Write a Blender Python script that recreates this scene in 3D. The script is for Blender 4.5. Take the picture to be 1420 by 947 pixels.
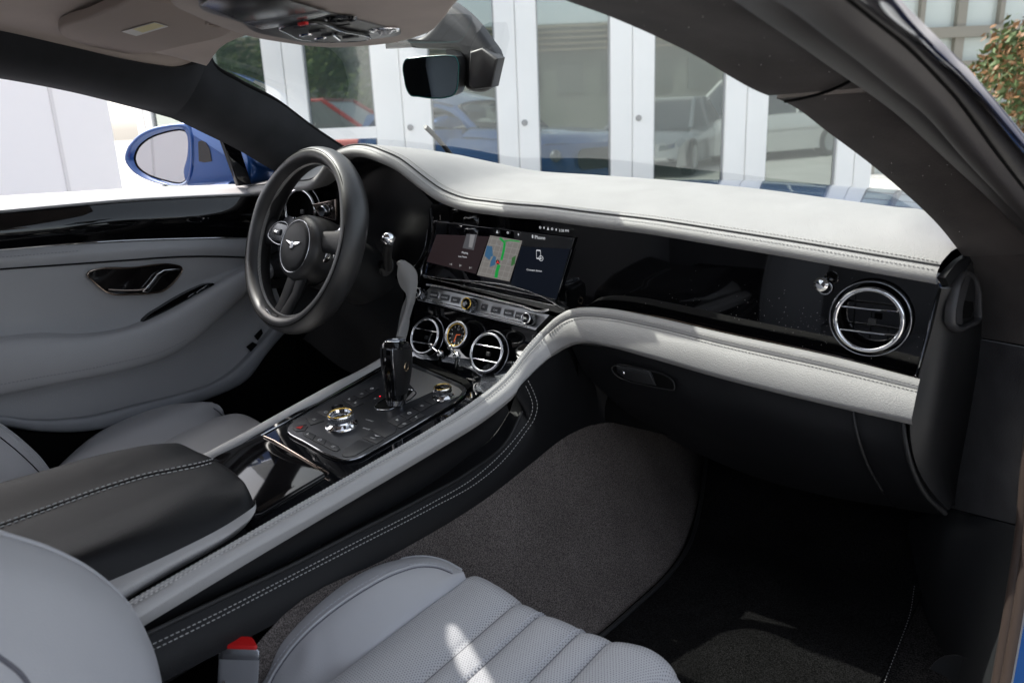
import bpy, bmesh, math, random
from mathutils import Vector, Matrix
random.seed(4)
SC = bpy.context.scene
for o in list(bpy.data.objects): bpy.data.objects.remove(o)
COL = SC.collection
# ------------------------------------------------------------------ camera
CAM = Vector((.9094, -1.1183, 1.0739)); FPX = 1086.0
yaw, pit, rol = (math.radians(a) for a in (38.16, 16.19, -2.38))
FW = Vector((-math.sin(yaw)*math.cos(pit), math.cos(yaw)*math.cos(pit), -math.sin(pit)))
r0 = Vector((math.cos(yaw), math.sin(yaw), 0)); u0 = r0.cross(FW)
RT = math.cos(rol)*r0 + math.sin(rol)*u0
UP = -math.sin(rol)*r0 + math.cos(rol)*u0
cd = bpy.data.cameras.new('camera'); cam = bpy.data.objects.new('camera', cd); COL.objects.link(cam)
m = Matrix((RT, UP, -FW)).transposed().to_4x4(); m.translation = CAM; cam.matrix_world = m
cd.sensor_width = 36; cd.lens = FPX/1420*36; cd.clip_start = .02; cd.clip_end = 600
cd.dof.use_dof = True; cd.dof.focus_distance = 1.35; cd.dof.aperture_fstop = 7.0
SC.camera = cam
# ------------------------------------------------------------------ light
SUN = Vector((.63, .04, -.765)).normalized()          # the way the sunlight travels
W = bpy.data.worlds.new('World'); SC.world = W; W.use_nodes = True
nt = W.node_tree; bg = nt.nodes['Background']
sky = nt.nodes.new('ShaderNodeTexSky'); sky.sky_type = 'NISHITA'; sky.sun_disc = False
ts = -SUN
sky.sun_elevation = math.asin(ts.z); sky.sun_rotation = math.atan2(ts.x, ts.y)
sky.air_density = .8; sky.dust_density = 3.0; sky.ozone_density = .5
hs_ = nt.nodes.new('ShaderNodeHueSaturation'); hs_.inputs['Saturation'].default_value = .4; nt.links.new(sky.outputs[0], hs_.inputs['Color']); nt.links.new(hs_.outputs[0], bg.inputs[0]); bg.inputs[1].default_value = .15
sl = bpy.data.lights.new('sun', 'SUN'); sl.energy = 2.0; sl.angle = math.radians(.5); sl.color = (1, .965, .9)
so = bpy.data.objects.new('sun', sl); COL.objects.link(so)
so.rotation_euler = SUN.to_track_quat('-Z', 'Y').to_euler(); so.location = (-6, 0, 7)
SC.view_settings.view_transform = 'Standard'; SC.view_settings.look = 'None'
SC.view_settings.exposure = 1.55; SC.view_settings.gamma = 1
SC.render.engine = 'CYCLES'
SC.cycles.max_bounces = 8; SC.cycles.transparent_max_bounces = 16; SC.cycles.glossy_bounces = 4
# ------------------------------------------------------------------ helpers
def V(px, py, ax, v):
    'point of the place that the photograph shows at (px, py), on the plane ax = v'
    d = FW + RT*((px-710)/FPX) - UP*((py-473.5)/FPX); i = 'xyz'.index(ax)
    return CAM + d*((v-CAM[i])/d[i])
def VP(px, py, p0, n):
    d = FW + RT*((px-710)/FPX) - UP*((py-473.5)/FPX); n = Vector(n)
    return CAM + d*((Vector(p0)-CAM).dot(n)/d.dot(n))
def L(pts, ax, v=None):
    return [V(p[0], p[1], ax, p[2] if len(p) > 2 else v) for p in pts]
def cr(p0, p1, p2, p3, t):
    return .5*((2*p1)+(p2-p0)*t+(2*p0-5*p1+4*p2-p3)*t*t+(3*p1-p0-3*p2+p3)*t*t*t)
def cat(P, n, closed=False, lin=False):
    P = [Vector(p) for p in P]
    if closed: P = P+[P[0]]
    if len(P) == 1: return [P[0].copy() for _ in range(n)]
    D = [0]
    for a, b in zip(P, P[1:]): D.append(D[-1]+max((b-a).length, 1e-7))
    out = []; N = len(P)
    for k in range(n):
        s = D[-1]*(k/n if closed else k/(n-1)); i = 0
        while i < N-2 and D[i+1] < s: i += 1
        t = (s-D[i])/(D[i+1]-D[i])
        if lin: out.append(P[i].lerp(P[i+1], t)); continue
        a = P[i-1] if i > 0 else (P[-2] if closed else 2*P[0]-P[1])
        b = P[i+2] if i+2 < N else (P[1] if closed else 2*P[-1]-P[-2])
        # tangents scaled for uneven spacing
        h = D[i+1]-D[i]
        ha = (P[i]-a).length or h; hb = (b-P[i+1]).length or h
        m1 = ((P[i+1]-P[i])/h*ha+(P[i]-a)/ha*h)/(h+ha)*h
        m2 = ((P[i+1]-P[i])/h*hb+(b-P[i+1])/hb*h)/(h+hb)*h
        t2, t3 = t*t, t*t*t
        out.append(P[i]*(2*t3-3*t2+1)+m1*(t3-2*t2+t)+P[i+1]*(-2*t3+3*t2)+m2*(t3-t2))
    return out
def link(name, me, mat, parent=None, smooth=True):
    o = bpy.data.objects.new(name, me); COL.objects.link(o)
    for mm in (mat if isinstance(mat, (list, tuple)) else [mat]): me.materials.append(mm)
    if smooth:
        for p in me.polygons: p.use_smooth = True
    if parent is not None:
        o.parent = parent; o.matrix_parent_inverse = Matrix.Translation(-WL(parent))
    return o
def WL(o):
    return Vector(o.get('_b', (0, 0, 0)))
def thing(name, label, cat_, loc=(0, 0, 0), group=None):
    o = bpy.data.objects.new(name, None); COL.objects.link(o); o.location = loc; o['_b'] = tuple(loc)
    o.empty_display_size = .05; o['label'] = label; o['category'] = cat_
    if group: o['group'] = group
    return o
class MB:
    def __init__(s): s.v = []; s.f = []
    def add(s, vs, fs):
        b = len(s.v); s.v += [tuple(x) for x in vs]; s.f += [tuple(i+b for i in f) for f in fs]; return s
    def build(s, name, mat, parent=None, smooth=True, angle=35):
        me = bpy.data.meshes.new(name); me.from_pydata(s.v, [], s.f)
        bm = bmesh.new(); bm.from_mesh(me)
        bmesh.ops.recalc_face_normals(bm, faces=bm.faces)
        bm.to_mesh(me); bm.free()
        o = link(name, me, mat, parent, smooth)
        for p in me.polygons:
            if len(p.vertices) > 6: p.use_smooth = False
        if smooth and angle: me.set_sharp_from_angle(angle=math.radians(angle))
        return o
def grid(rows, wrap=False):
    n = len(rows[0]); v = [p for r in rows for p in r]; f = []
    for i in range(len(rows)-1):
        for j in range(n if wrap else n-1):
            k = (j+1) % n
            f.append((i*n+j, i*n+k, (i+1)*n+k, (i+1)*n+j))
    return v, f
class S:
    'smooth sheet through rows of points'
    def __init__(s, rows, nu=40, nv=16, lin=False, linu=False):
        R = [cat(r, nu, lin=linu) for r in rows]
        cols = [cat([r[j] for r in R], nv, lin=lin) for j in range(nu)]
        s.g = [[cols[j][i] for j in range(nu)] for i in range(nv)]
        s.nu, s.nv = nu, nv
    def at(s, u, v):
        x = min(max(u, 0), 1)*(s.nu-1); y = min(max(v, 0), 1)*(s.nv-1)
        i = min(int(y), s.nv-2); j = min(int(x), s.nu-2); a = x-j; b = y-i
        g = s.g
        p = (g[i][j]*(1-a)+g[i][j+1]*a)*(1-b)+(g[i+1][j]*(1-a)+g[i+1][j+1]*a)*b
        n = (g[i][j+1]-g[i][j]).cross(g[i+1][j]-g[i][j])
        n = n.normalized() if n.length > 1e-12 else Vector((0, 0, 1))
        if n.dot(EYE-p) < 0: n = -n
        return p, n
    def line(s, uv, off=.0006, n=None):
        out = []
        for u, v in uv:
            p, nn = s.at(u, v); out.append(p+nn*off)
        return out
    def build(s, name, mat, parent=None, thick=0, angle=60, disp=None):
        if disp:
            for i in range(s.nv):
                for j in range(s.nu):
                    pass
        v, f = grid(s.g)
        if thick:
            n = len(v); nu, nv = s.nu, s.nv; nor = []
            for i in range(nv):
                for j in range(nu):
                    a = s.g[i][min(j+1, nu-1)]-s.g[i][max(j-1, 0)]; b = s.g[min(i+1, nv-1)][j]-s.g[max(i-1, 0)][j]
                    c = a.cross(b); c = c.normalized() if c.length > 1e-12 else Vector((0, 0, 1))
                    nor.append(c)
            sg = 1 if sum(nor[k].dot(EYE-v[k]) for k in range(n)) < 0 else -1
            v2 = [v[k]+nor[k]*thick*sg for k in range(n)]
            f = list(f)+[tuple(reversed([q+n for q in a])) for a in f]
            for j in range(nu-1):
                f.append((j+1, j, n+j, n+j+1)); k = (nv-1)*nu+j; f.append((k, k+1, n+k+1, n+k))
            for i in range(nv-1):
                a = i*nu; b = a+nu; f.append((a, b, n+b, n+a)); a = i*nu+nu-1; b = a+nu; f.append((b, a, n+a, n+b))
            v = v+v2
        return MB().add(v, f).build(name, mat, parent, True, angle)
EYE = Vector((.2, -.9, 1.1))
def sheet(name, rows, mat, parent=None, nu=40, nv=16, lin=False, thick=0, linu=False, angle=60):
    s = S(rows, nu, nv, lin, linu); s.build(name, mat, parent, thick, angle); return s
def frames(P, closed=False):
    n = len(P); T = []
    for i in range(n):
        a = P[(i-1) % n] if closed or i > 0 else P[i]; b = P[(i+1) % n] if closed or i < n-1 else P[i]
        t = b-a; T.append(t.normalized() if t.length > 1e-9 else Vector((0, 0, 1)))
    up = Vector((0, 0, 1)) if abs(T[0].z) < .9 else Vector((1, 0, 0))
    N = []; nn = (up-T[0]*up.dot(T[0])).normalized()
    for t in T:
        nn = nn-t*nn.dot(t); nn = nn.normalized() if nn.length > 1e-6 else t.orthogonal().normalized()
        N.append(nn.copy())
    return T, N
def tube_g(P, r, k=10, closed=False, flat=1.0, cap=True, up=None):
    T, N = frames(P, closed); v = []; n = len(P)
    for i, p in enumerate(P):
        nn = N[i]
        if up is not None:
            nn = Vector(up)-T[i]*Vector(up).dot(T[i]); nn.normalize()
        b = T[i].cross(nn); rr = r[i] if isinstance(r, (list, tuple)) else r
        for j in range(k):
            a = 2*math.pi*j/k; v.append(p+nn*(math.cos(a)*rr*flat)+b*(math.sin(a)*rr))
    f = []
    for i in range(n if closed else n-1):
        q = (i+1) % n
        for j in range(k):
            j2 = (j+1) % k; f.append((i*k+j, i*k+j2, q*k+j2, q*k+j))
    if cap and not closed:
        f.append(tuple(reversed(range(k)))); f.append(tuple((n-1)*k+j for j in range(k)))
    return v, f
def tube(name, P, r, mat, parent=None, n=None, k=10, closed=False, flat=1.0, up=None):
    if n: P = cat(P, n, closed)
    return MB().add(*tube_g(P, r, k, closed, flat, True, up)).build(name, mat, parent)
def basis(nrm, xd=(1, 0, 0)):
    n = Vector(nrm).normalized(); x = Vector(xd); x = (x-n*x.dot(n)).normalized(); y = n.cross(x); return x, y, n
def lathe_g(prof, c, axis, k=48, xd=(1, 0, 0), sx=1, sy=1, cap=False):
    x, y, n = basis(axis, xd); c = Vector(c); rows = []
    for r, h in prof: rows.append([c+x*(math.cos(2*math.pi*j/k)*r*sx)+y*(math.sin(2*math.pi*j/k)*r*sy)+n*h for j in range(k)])
    v, f = grid(rows, True)
    if cap: f = f+[tuple(range(k)), tuple((len(prof)-1)*k+j for j in range(k))]
    return v, f
def lathe(name, prof, c, axis, mat, parent=None, k=48, sx=1, sy=1, xd=(1, 0, 0), angle=35, cap=False):
    return MB().add(*lathe_g(prof, c, axis, k, xd, sx, sy, cap)).build(name, mat, parent, True, angle)
def torus(name, c, axis, R, r, mat, parent=None, k=56, kk=12, sx=1, sy=1, xd=(1, 0, 0)):
    prof = [(R+r*math.cos(2*math.pi*i/kk), r*math.sin(2*math.pi*i/kk)) for i in range(kk+1)]
    return lathe(name, prof, c, axis, mat, parent, k, sx, sy, xd, 80)
def inset(P, n, d):
    out = []; N = len(P)
    ar = sum((P[i]-P[0]).cross(P[(i+1) % N]-P[0]).dot(n) for i in range(N)); sg = 1 if ar > 0 else -1
    for i in range(N):
        a = P[i]-P[i-1]; b = P[(i+1) % N]-P[i]
        na = n.cross(a).normalized() if a.length > 1e-9 else Vector(); nb = n.cross(b).normalized() if b.length > 1e-9 else Vector()
        q = na+nb
        if q.length < 1e-6: out.append(P[i].copy()); continue
        q.normalize(); c = max(q.dot(nb if nb.length else na), .5)
        out.append(P[i]+q*(sg*d/c))
    return out
def plate_g(P, n, th, bev=0, back=0):
    'slab: face outline P pushed out by th along n, rounded by bev, going back by back'
    n = Vector(n).normalized(); N = len(P); rings = [[p-n*back for p in P]]
    if bev:
        for a in (0, 30, 60, 90):
            t = math.radians(a); rings.append([q+n*(th-bev+bev*math.sin(t)) for q in inset(P, n, bev*(1-math.cos(t)))])
    else: rings.append([p+n*th for p in P])
    v, f = grid(rings, True); f = f+[tuple(range(N)), tuple((len(rings)-1)*N+i for i in range(N))]
    return v, f
def plate(name, P, n, th, mat, parent=None, bev=0, back=0, angle=35):
    return MB().add(*plate_g(P, n, th, bev, back)).build(name, mat, parent, True, angle)
def rect(c, x, y, w, h, r=0, k=5):
    c = Vector(c); P = []
    if r <= 0: return [c+x*(sx*w/2)+y*(sy*h/2) for sx, sy in ((-1, -1), (1, -1), (1, 1), (-1, 1))]
    for sx, sy, a0 in ((1, -1, -90), (1, 1, 0), (-1, 1, 90), (-1, -1, 180)):
        for i in range(k+1):
            a = math.radians(a0+90*i/k); P.append(c+x*(sx*(w/2-r)+math.cos(a)*r)+y*(sy*(h/2-r)+math.sin(a)*r))
    return P
def box_g(c, s, rot=None, bev=.0):
    c = Vector(c); X, Y, Z = (Vector(a) for a in (rot or ((1, 0, 0), (0, 1, 0), (0, 0, 1))))
    P = rect(c-Z*(s[2]/2), X, Y, s[0], s[1], bev, 3)
    return plate_g(P, Z, s[2], min(bev, s[2]/3))
def stitch(name, P, mat, parent, dash=.0042, gap=.0022, r=.0007, n=None):
    if n: P = cat(P, n)
    D = [0]
    for a, b in zip(P, P[1:]): D.append(D[-1]+(b-a).length)
    def at(s):
        lo, hi = 0, len(D)-1
        while hi-lo > 1:
            mid = (lo+hi)//2
            if D[mid] <= s: lo = mid
            else: hi = mid
        t = (s-D[lo])/max(D[hi]-D[lo], 1e-9); return P[lo].lerp(P[hi], min(max(t, 0), 1))
    mb = MB(); s = 0
    while s+dash < D[-1]:
        a, b = at(s), at(s+dash); t = (b-a).normalized(); x, y, _ = basis(t, (0.1, .2, 1)) ; v = []
        for q, rr in ((a, .4), (a.lerp(b, .2), 1), (a.lerp(b, .8), 1), (b, .4)):
            for k in range(5):
                an = 2*math.pi*k/5; v.append(q+x*(math.cos(an)*r*rr)+y*(math.sin(an)*r*rr))
        f = [(i*5+k, i*5+(k+1) % 5, i*5+5+(k+1) % 5, i*5+5+k) for i in range(3) for k in range(5)]
        mb.add(v, f); s += dash+gap
    return mb.build(name, mat, parent, False)
def text(s, pos, xd, yd, size, mat, parent, name='lettering', align='CENTER', ext=.0001, bold=0):
    cu = bpy.data.curves.new('t', 'FONT'); cu.body = s; cu.size = size; cu.align_x = align; cu.align_y = 'CENTER'; cu.extrude = ext; cu.offset = bold*size
    o = bpy.data.objects.new('t', cu); COL.objects.link(o)
    dg = bpy.context.evaluated_depsgraph_get(); me = bpy.data.meshes.new_from_object(o.evaluated_get(dg))
    bpy.data.objects.remove(o)
    x = Vector(xd).normalized(); y = Vector(yd); y = (y-x*y.dot(x)).normalized(); z = x.cross(y)
    M = Matrix((x, y, z)).transposed().to_4x4(); M.translation = Vector(pos)
    me.transform(M); me.materials.clear(); return link(name, me, mat, parent, False)
# ------------------------------------------------------------------ materials
def mat(name, col, rough=.5, metal=0, coat=0, spec=.5, bump=0, bscale=400, var=0, vscale=8, emit=None, es=1, sheen=0, btype='noise', bdist=.001, speck=0, sscale=900):
    m = bpy.data.materials.new(name); m.use_nodes = True; t = m.node_tree; b = t.nodes['Principled BSDF']
    c = (*col, 1); b.inputs['Base Color'].default_value = c; b.inputs['Roughness'].default_value = rough
    b.inputs['Metallic'].default_value = metal; b.inputs['Coat Weight'].default_value = coat; b.inputs['Coat Roughness'].default_value = .03
    b.inputs['Specular IOR Level'].default_value = spec; b.inputs['Sheen Weight'].default_value = sheen
    tc = t.nodes.new('ShaderNodeTexCoord')
    last = None
    if var:
        n = t.nodes.new('ShaderNodeTexNoise'); n.inputs['Scale'].default_value = vscale; n.inputs['Detail'].default_value = 5; t.links.new(tc.outputs['Object'], n.inputs['Vector'])
        mr = t.nodes.new('ShaderNodeMapRange'); mr.inputs['From Min'].default_value = .3; mr.inputs['From Max'].default_value = .7; mr.inputs['To Min'].default_value = 1-var; mr.inputs['To Max'].default_value = 1+var
        t.links.new(n.outputs['Fac'], mr.inputs['Value'])
        mx = t.nodes.new('ShaderNodeVectorMath'); mx.operation = 'SCALE'; mx.inputs[0].default_value = col; t.links.new(mr.outputs[0], mx.inputs['Scale'])
        t.links.new(mx.outputs[0], b.inputs['Base Color']); last = mx.outputs[0]
    if speck:
        n = t.nodes.new('ShaderNodeTexNoise'); n.inputs['Scale'].default_value = sscale; n.inputs['Detail'].default_value = 2; t.links.new(tc.outputs['Object'], n.inputs['Vector'])
        mr = t.nodes.new('ShaderNodeMapRange'); mr.inputs['From Min'].default_value = .35; mr.inputs['From Max'].default_value = .68; mr.inputs['To Min'].default_value = 1-speck; mr.inputs['To Max'].default_value = 1+speck*1.6
        t.links.new(n.outputs['Fac'], mr.inputs['Value'])
        mx = t.nodes.new('ShaderNodeVectorMath'); mx.operation = 'SCALE'; mx.inputs[0].default_value = col; t.links.new(mr.outputs[0], mx.inputs['Scale'])
        if last: t.links.new(last, mx.inputs[0])
        t.links.new(mx.outputs[0], b.inputs['Base Color'])
    if bump:
        if btype == 'voronoi':
            n = t.nodes.new('ShaderNodeTexVoronoi'); n.inputs['Scale'].default_value = bscale; out = n.outputs['Distance']
        else:
            n = t.nodes.new('ShaderNodeTexNoise'); n.inputs['Scale'].default_value = bscale; n.inputs['Detail'].default_value = 3; out = n.outputs['Fac']
        t.links.new(tc.outputs['Object'], n.inputs['Vector'])
        bp = t.nodes.new('ShaderNodeBump'); bp.inputs['Strength'].default_value = bump; bp.inputs['Distance'].default_value = bdist
        t.links.new(out, bp.inputs['Height']); t.links.new(bp.outputs[0], b.inputs['Normal'])
    if emit:
        b.inputs['Emission Color'].default_value = (*emit, 1); b.inputs['Emission Strength'].default_value = es
    return m
WHITE = mat('linen leather', (.29, .284, .278), .5, bump=.4, bscale=620, btype='voronoi', bdist=.0008, var=.06, vscale=14)
PALE = mat('pale grey leather', (.45, .445, .44), .46, bump=.45, bscale=600, btype='voronoi', bdist=.0006, var=.03, vscale=5)
GREY = mat('grey leather', (.45, .45, .465), .42, bump=.4, bscale=600, btype='voronoi', bdist=.0006, var=.04, vscale=5)
DGREY = mat('grey door leather', (.345, .348, .36), .45, bump=.4, bscale=600, btype='voronoi', bdist=.0005, var=.04, vscale=5)
BLACK = mat('black leather', (.0065, .0067, .0078), .52, spec=.28, bump=.35, bscale=900, btype='voronoi', bdist=.0006, var=.1, vscale=6)
PLAST = mat('black soft plastic', (.011, .011, .0115), .5, bump=.2, bscale=1200, bdist=.0004)
SUEDE = mat('black suede', (.044, .0375, .035), .95, spec=.15, bump=.6, bscale=700, bdist=.001, var=.3, vscale=14, sheen=.12)
TAUPE = mat('taupe suede', (.42, .355, .32), .95, spec=.1, bump=.5, bscale=800, bdist=.001, var=.06, vscale=12, sheen=.1)
VISOR = mat('taupe visor cloth', (.34, .285, .255), .85, spec=.2, bump=.3, bscale=1500, bdist=.0005)
PIANO = mat('piano black lacquer', (.0025, .0025, .003), .03, coat=.15, bump=.02, bscale=40, bdist=.0005)
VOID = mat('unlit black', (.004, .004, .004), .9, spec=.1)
CHROME = mat('polished chrome', (.82, .82, .83), .05, 1)
SATIN = mat('satin chrome', (.85, .85, .86), .24, 1)
DCHROME = mat('dark chrome', (.34, .35, .37), .1, 1)
BRUSH = mat('brushed metal', (.60, .60, .60), .36, 1, bump=.1, bscale=900)
SILVER = mat('satin silver plastic', (.36, .37, .38), .32, .6)
PANELM = mat('dark anodised switch panel', (.028, .030, .036), .32, .5)
BTN = mat('switch cap', (.020, .021, .025), .4)
CARPET = mat('dark carpet', (.03, .028, .0275), 1, spec=.05, bump=1, bscale=500, bdist=.006, speck=.7, sscale=450, var=.15, vscale=10)
MATM = mat('black pile mat', (.0095, .0093, .0095), 1, spec=.05, bump=1, bscale=600, bdist=.005, speck=.8, sscale=550, var=.3, vscale=9)
RUBBER = mat('rubber seal', (.032, .027, .026), .55, bump=.2, bscale=500, var=.1, vscale=20)
BLUE = mat('blue car paint', (.004, .062, .24), .28, .35, coat=1)
STW = mat('white thread', (.62, .61, .59), .6)
STG = mat('grey thread', (.22, .22, .23), .6)
RED = mat('red plastic', (.62, .012, .012), .3)
MIRR = mat('mirror glass', (.75, .78, .8), .01, 1)
TMIRR = mat('tinted mirror glass', (.22, .27, .3), .01, 1)
LETT = mat('printed white', (.6, .6, .6), .5)
def glass(name, col=(.9, .97, .95), refl=1.0, ior=1.5):
    m = bpy.data.materials.new(name); m.use_nodes = True; t = m.node_tree; t.nodes.remove(t.nodes['Principled BSDF'])
    out = t.nodes['Material Output']; tr = t.nodes.new('ShaderNodeBsdfTransparent'); gl = t.nodes.new('ShaderNodeBsdfGlossy'); mx = t.nodes.new('ShaderNodeMixShader'); fr = t.nodes.new('ShaderNodeLayerWeight')
    fr.inputs[0].default_value = .5; pw = t.nodes.new('ShaderNodeMath'); pw.operation = 'POWER'; pw.inputs[1].default_value = 5; t.links.new(fr.outputs['Facing'], pw.inputs[0])
    sc = t.nodes.new('ShaderNodeMath'); sc.operation = 'MULTIPLY_ADD'; sc.inputs[1].default_value = .9; sc.inputs[2].default_value = .05; t.links.new(pw.outputs[0], sc.inputs[0])
    tr.inputs[0].default_value = (*col, 1); gl.inputs['Roughness'].default_value = 0; gl.inputs['Color'].default_value = (refl, refl, refl, 1)
    t.links.new(sc.outputs[0], mx.inputs[0]); t.links.new(tr.outputs[0], mx.inputs[1]); t.links.new(gl.outputs[0], mx.inputs[2]); t.links.new(mx.outputs[0], out.inputs[0]); return m
WGLASS = glass('windscreen glass', (.93, .97, .95))
def scr(name, col, es=1.0): return mat(name, (.0, .0, .0), .3, emit=col, es=es*.42)
SW = scr('screen white', (.55, .57, .6), .7); SDK = scr('screen navy', (.004, .0065, .013), .6); SMAP = scr('screen map', (.19, .18, .17), .7)
SGR = scr('screen green', (.01, .35, .06), .6); SBL = scr('screen blue', (.05, .14, .26), .6); SRD = scr('screen red', (.7, .05, .05), .6)
STILE = scr('screen plum', (.024, .016, .018), .7); SGY = scr('screen grey', (.25, .25, .25), .6)
ORNG = mat('orange needle', (.8, .13, .02), .5)
GOLD = mat('gold tinted rim', (.75, .5, .12), .15, 1)
X, Y, Z = Vector((1, 0, 0)), Vector((0, 1, 0)), Vector((0, 0, 1))
# =================================================================== car body
car = thing('car_body', 'blue coupe body with black suede pillars and taupe roof lining around the cabin', 'car', (0, 0, -.1))
# --- headliner
def ceilz(x, y): return 1.205-.155*(y+.27)+.035*(1-(x/.6)**2)
hl_left = L([(-160, 12), (0, 40), (100, 62), (200, 84), (245, 88), (266, 81), (283, 66), (298, 55)], 'x', -.58)
fr_l = L([(298, 55), (315, 50), (345, 46)], 'y', -.2)
rows = [hl_left]
for x, yf in ((-.5, -.22), (-.35, -.28), (-.12, -.30), (.15, -.30), (.4, -.33), (.58, -.42)):
    rows.append([Vector((x, yy, ceilz(x, yy)-(.012 if k == 5 else 0))) for k, yy in enumerate((-1.75, -1.3, -.95, -.7, -.45, yf))])
sheet('headliner', rows, TAUPE, car, 40, 30, thick=-.012)
# added slit through lining and roof skin, letting a sun patch onto the seat
def cut_hole(o, Q):
    n = len(Q); v = [q-SUN*((1.15-q.z)/-SUN.z) for q in Q]+[q-SUN*((1.45-q.z)/-SUN.z) for q in Q]
    c = MB().add(v, [tuple(range(n)), tuple(range(n, 2*n))]+[(i, (i+1) % n, n+(i+1) % n, n+i) for i in range(n)]).build('cutter', [], None, False)
    md_ = o.modifiers.new('b', 'BOOLEAN'); md_.object = c; md_.operation = 'DIFFERENCE'
    dg = bpy.context.evaluated_depsgraph_get(); me = bpy.data.meshes.new_from_object(o.evaluated_get(dg)); o.modifiers.clear(); o.data = me
    bpy.data.objects.remove(c)
# visor
cp0 = Vector((0, -.27, 1.218)); cn = Vector((0, .155, 1)).normalized()
vo = [VP(a, b, cp0-cn*.012, cn) for a, b in [(81, 33), (127, 13), (157, 0), (200, -14), (250, -4), (290, 14), (322, 33), (316, 38), (304, 43), (262, 53), (220, 63), (203, 66), (188, 66.5), (176, 65.5), (162, 64.5), (122, 54.5), (94, 45.6), (83, 38)]]
visor = plate('sun_visor', cat(vo, 60, True), -cn, .012, VISOR, car, bev=.005, back=.004)
vl = [VP(a, b, cp0-cn*.0255, cn) for a, b in [(168.6, 44), (214, 31), (233, 37), (189, 50)]]
plate('warning_label', vl, -cn, .0006, mat('label paper', (.6, .58, .55), .6), visor)
vl2 = [VP(a, b, cp0-cn*.0262, cn) for a, b in [(184, 41), (214, 32.3), (228, 36.5), (198, 45.5)]]
plate('warning_label', vl2, -cn, .0003, mat('yellow label print', (.62, .55, .28), .6), visor)
torus('visor_clip', VP(300, 34, cp0-cn*.026, cn), cn, .012, .002, VISOR, visor, 24, 8, sx=1.3)
# --- left pillar and roof rail in black suede
up_l = [(-160, 12, -.58), (0, 41, -.58), (100, 63, -.58), (200, 85, -.58), (247, 89, -.58), (268, 82, -.575), (284, 69, -.57), (291, 88, -.575), (324, 111, -.585), (380, 141, -.60), (429, 177, -.61), (488, 216, -.63), (540, 252, -.64)]
lo_l = [(-160, 70, -.655), (0, 93, -.655), (100, 113, -.66), (180, 134, -.665), (205, 141, -.667), (222, 147, -.668), (236, 152, -.668), (252, 158, -.67), (285, 174, -.675), (330, 197, -.68), (362, 216, -.685), (400, 240, -.69), (450, 275, -.70)]
def split(a, b): return up_l[a:b], lo_l[a:b]
for a, b in ((0, 7), (6, 13)):
    u, l = split(a, b); U_ = L(u, 'x'); Lw = L(l, 'x')
    M1 = [p.lerp(q, .35)+Vector((.018, -.004, -.006)) for p, q in zip(U_, Lw)]; M2 = [p.lerp(q, .75)+Vector((.016, -.004, -.008)) for p, q in zip(U_, Lw)]
    lin = False
    sheet('roof_rail_trim' if a == 0 else 'pillar_trim', [U_, M1, M2, Lw], mat('left suede', (.022, .023, .026), .95, spec=.15, bump=.5, bscale=700, var=.2, vscale=14, sheen=.1), car, 50, 14, thick=-.02)
Lw = L(lo_l, 'x')
tube('window_seal', [p+Vector((-.006, 0, -.004)) for p in Lw], .007, RUBBER, car, n=60)
tube('windscreen_edge', [p+Vector((-.004, .006, .002)) for p in L(up_l[6:], 'x')], .006, VOID, car, n=40)
# outer skin of the left pillar / rail
OutU = [p+Vector((-.045, -.01, .0)) for p in L(up_l, 'x')]; OutL = [p+Vector((-.03, -.005, .004)) for p in Lw]
qa = [Vector((-.58, y, z)) for y, z in ((-.60, 1.243), (-.9, 1.27), (-1.4, 1.26), (-1.9, 1.22))]; qb = [Vector((-.665, y, z)) for y, z in ((-.60, 1.19), (-.9, 1.20), (-1.4, 1.17), (-1.9, 1.12))]
sheet('roof_rail_trim', [qa, qb], SUEDE, car, 12, 4, thick=-.02)
qc = [Vector((-.74, y, .95)) for y in (-1.0, -1.2, -1.5, -1.9)]; qd = [Vector((-.66, y, 1.2)) for y in (-.95, -1.2, -1.5, -1.9)]
sheet('quarter_trim', [qd, qc], SUEDE, car, 12, 4, thick=-.02)
sheet('roof_side', [OutU, [a.lerp(b, .5)+Vector((-.02, 0, .02)) for a, b in zip(OutU, OutL)], OutL], BLUE, car, 50, 8, thick=.004)
# --- roof skin
rr = []
for x in (-.60, -.4, 0, .4, .60):
    rr.append([Vector((x, yy, ceilz(x, yy)+.035-.03*(abs(x)/.6)**3)) for yy in (-.29-.10*(abs(x)/.6)**2*(1 if x > 0 else -.3), -.6, -1.0, -1.4, -1.8)])
sheet('roof_panel', rr, BLUE, car, 24, 24, thick=.006)
hp = [V(a_, b_, 'z', .505) for a_, b_ in ((619, 866), (628, 862), (640, 876), (658, 905), (682, 945), (705, 985), (672, 985), (648, 950), (630, 915), (618, 885))]  # outline of the sun patch on the cushion; shapes the added slit
for nm_ in ('headliner', 'roof_panel'): cut_hole(bpy.data.objects[nm_], hp)
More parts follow.
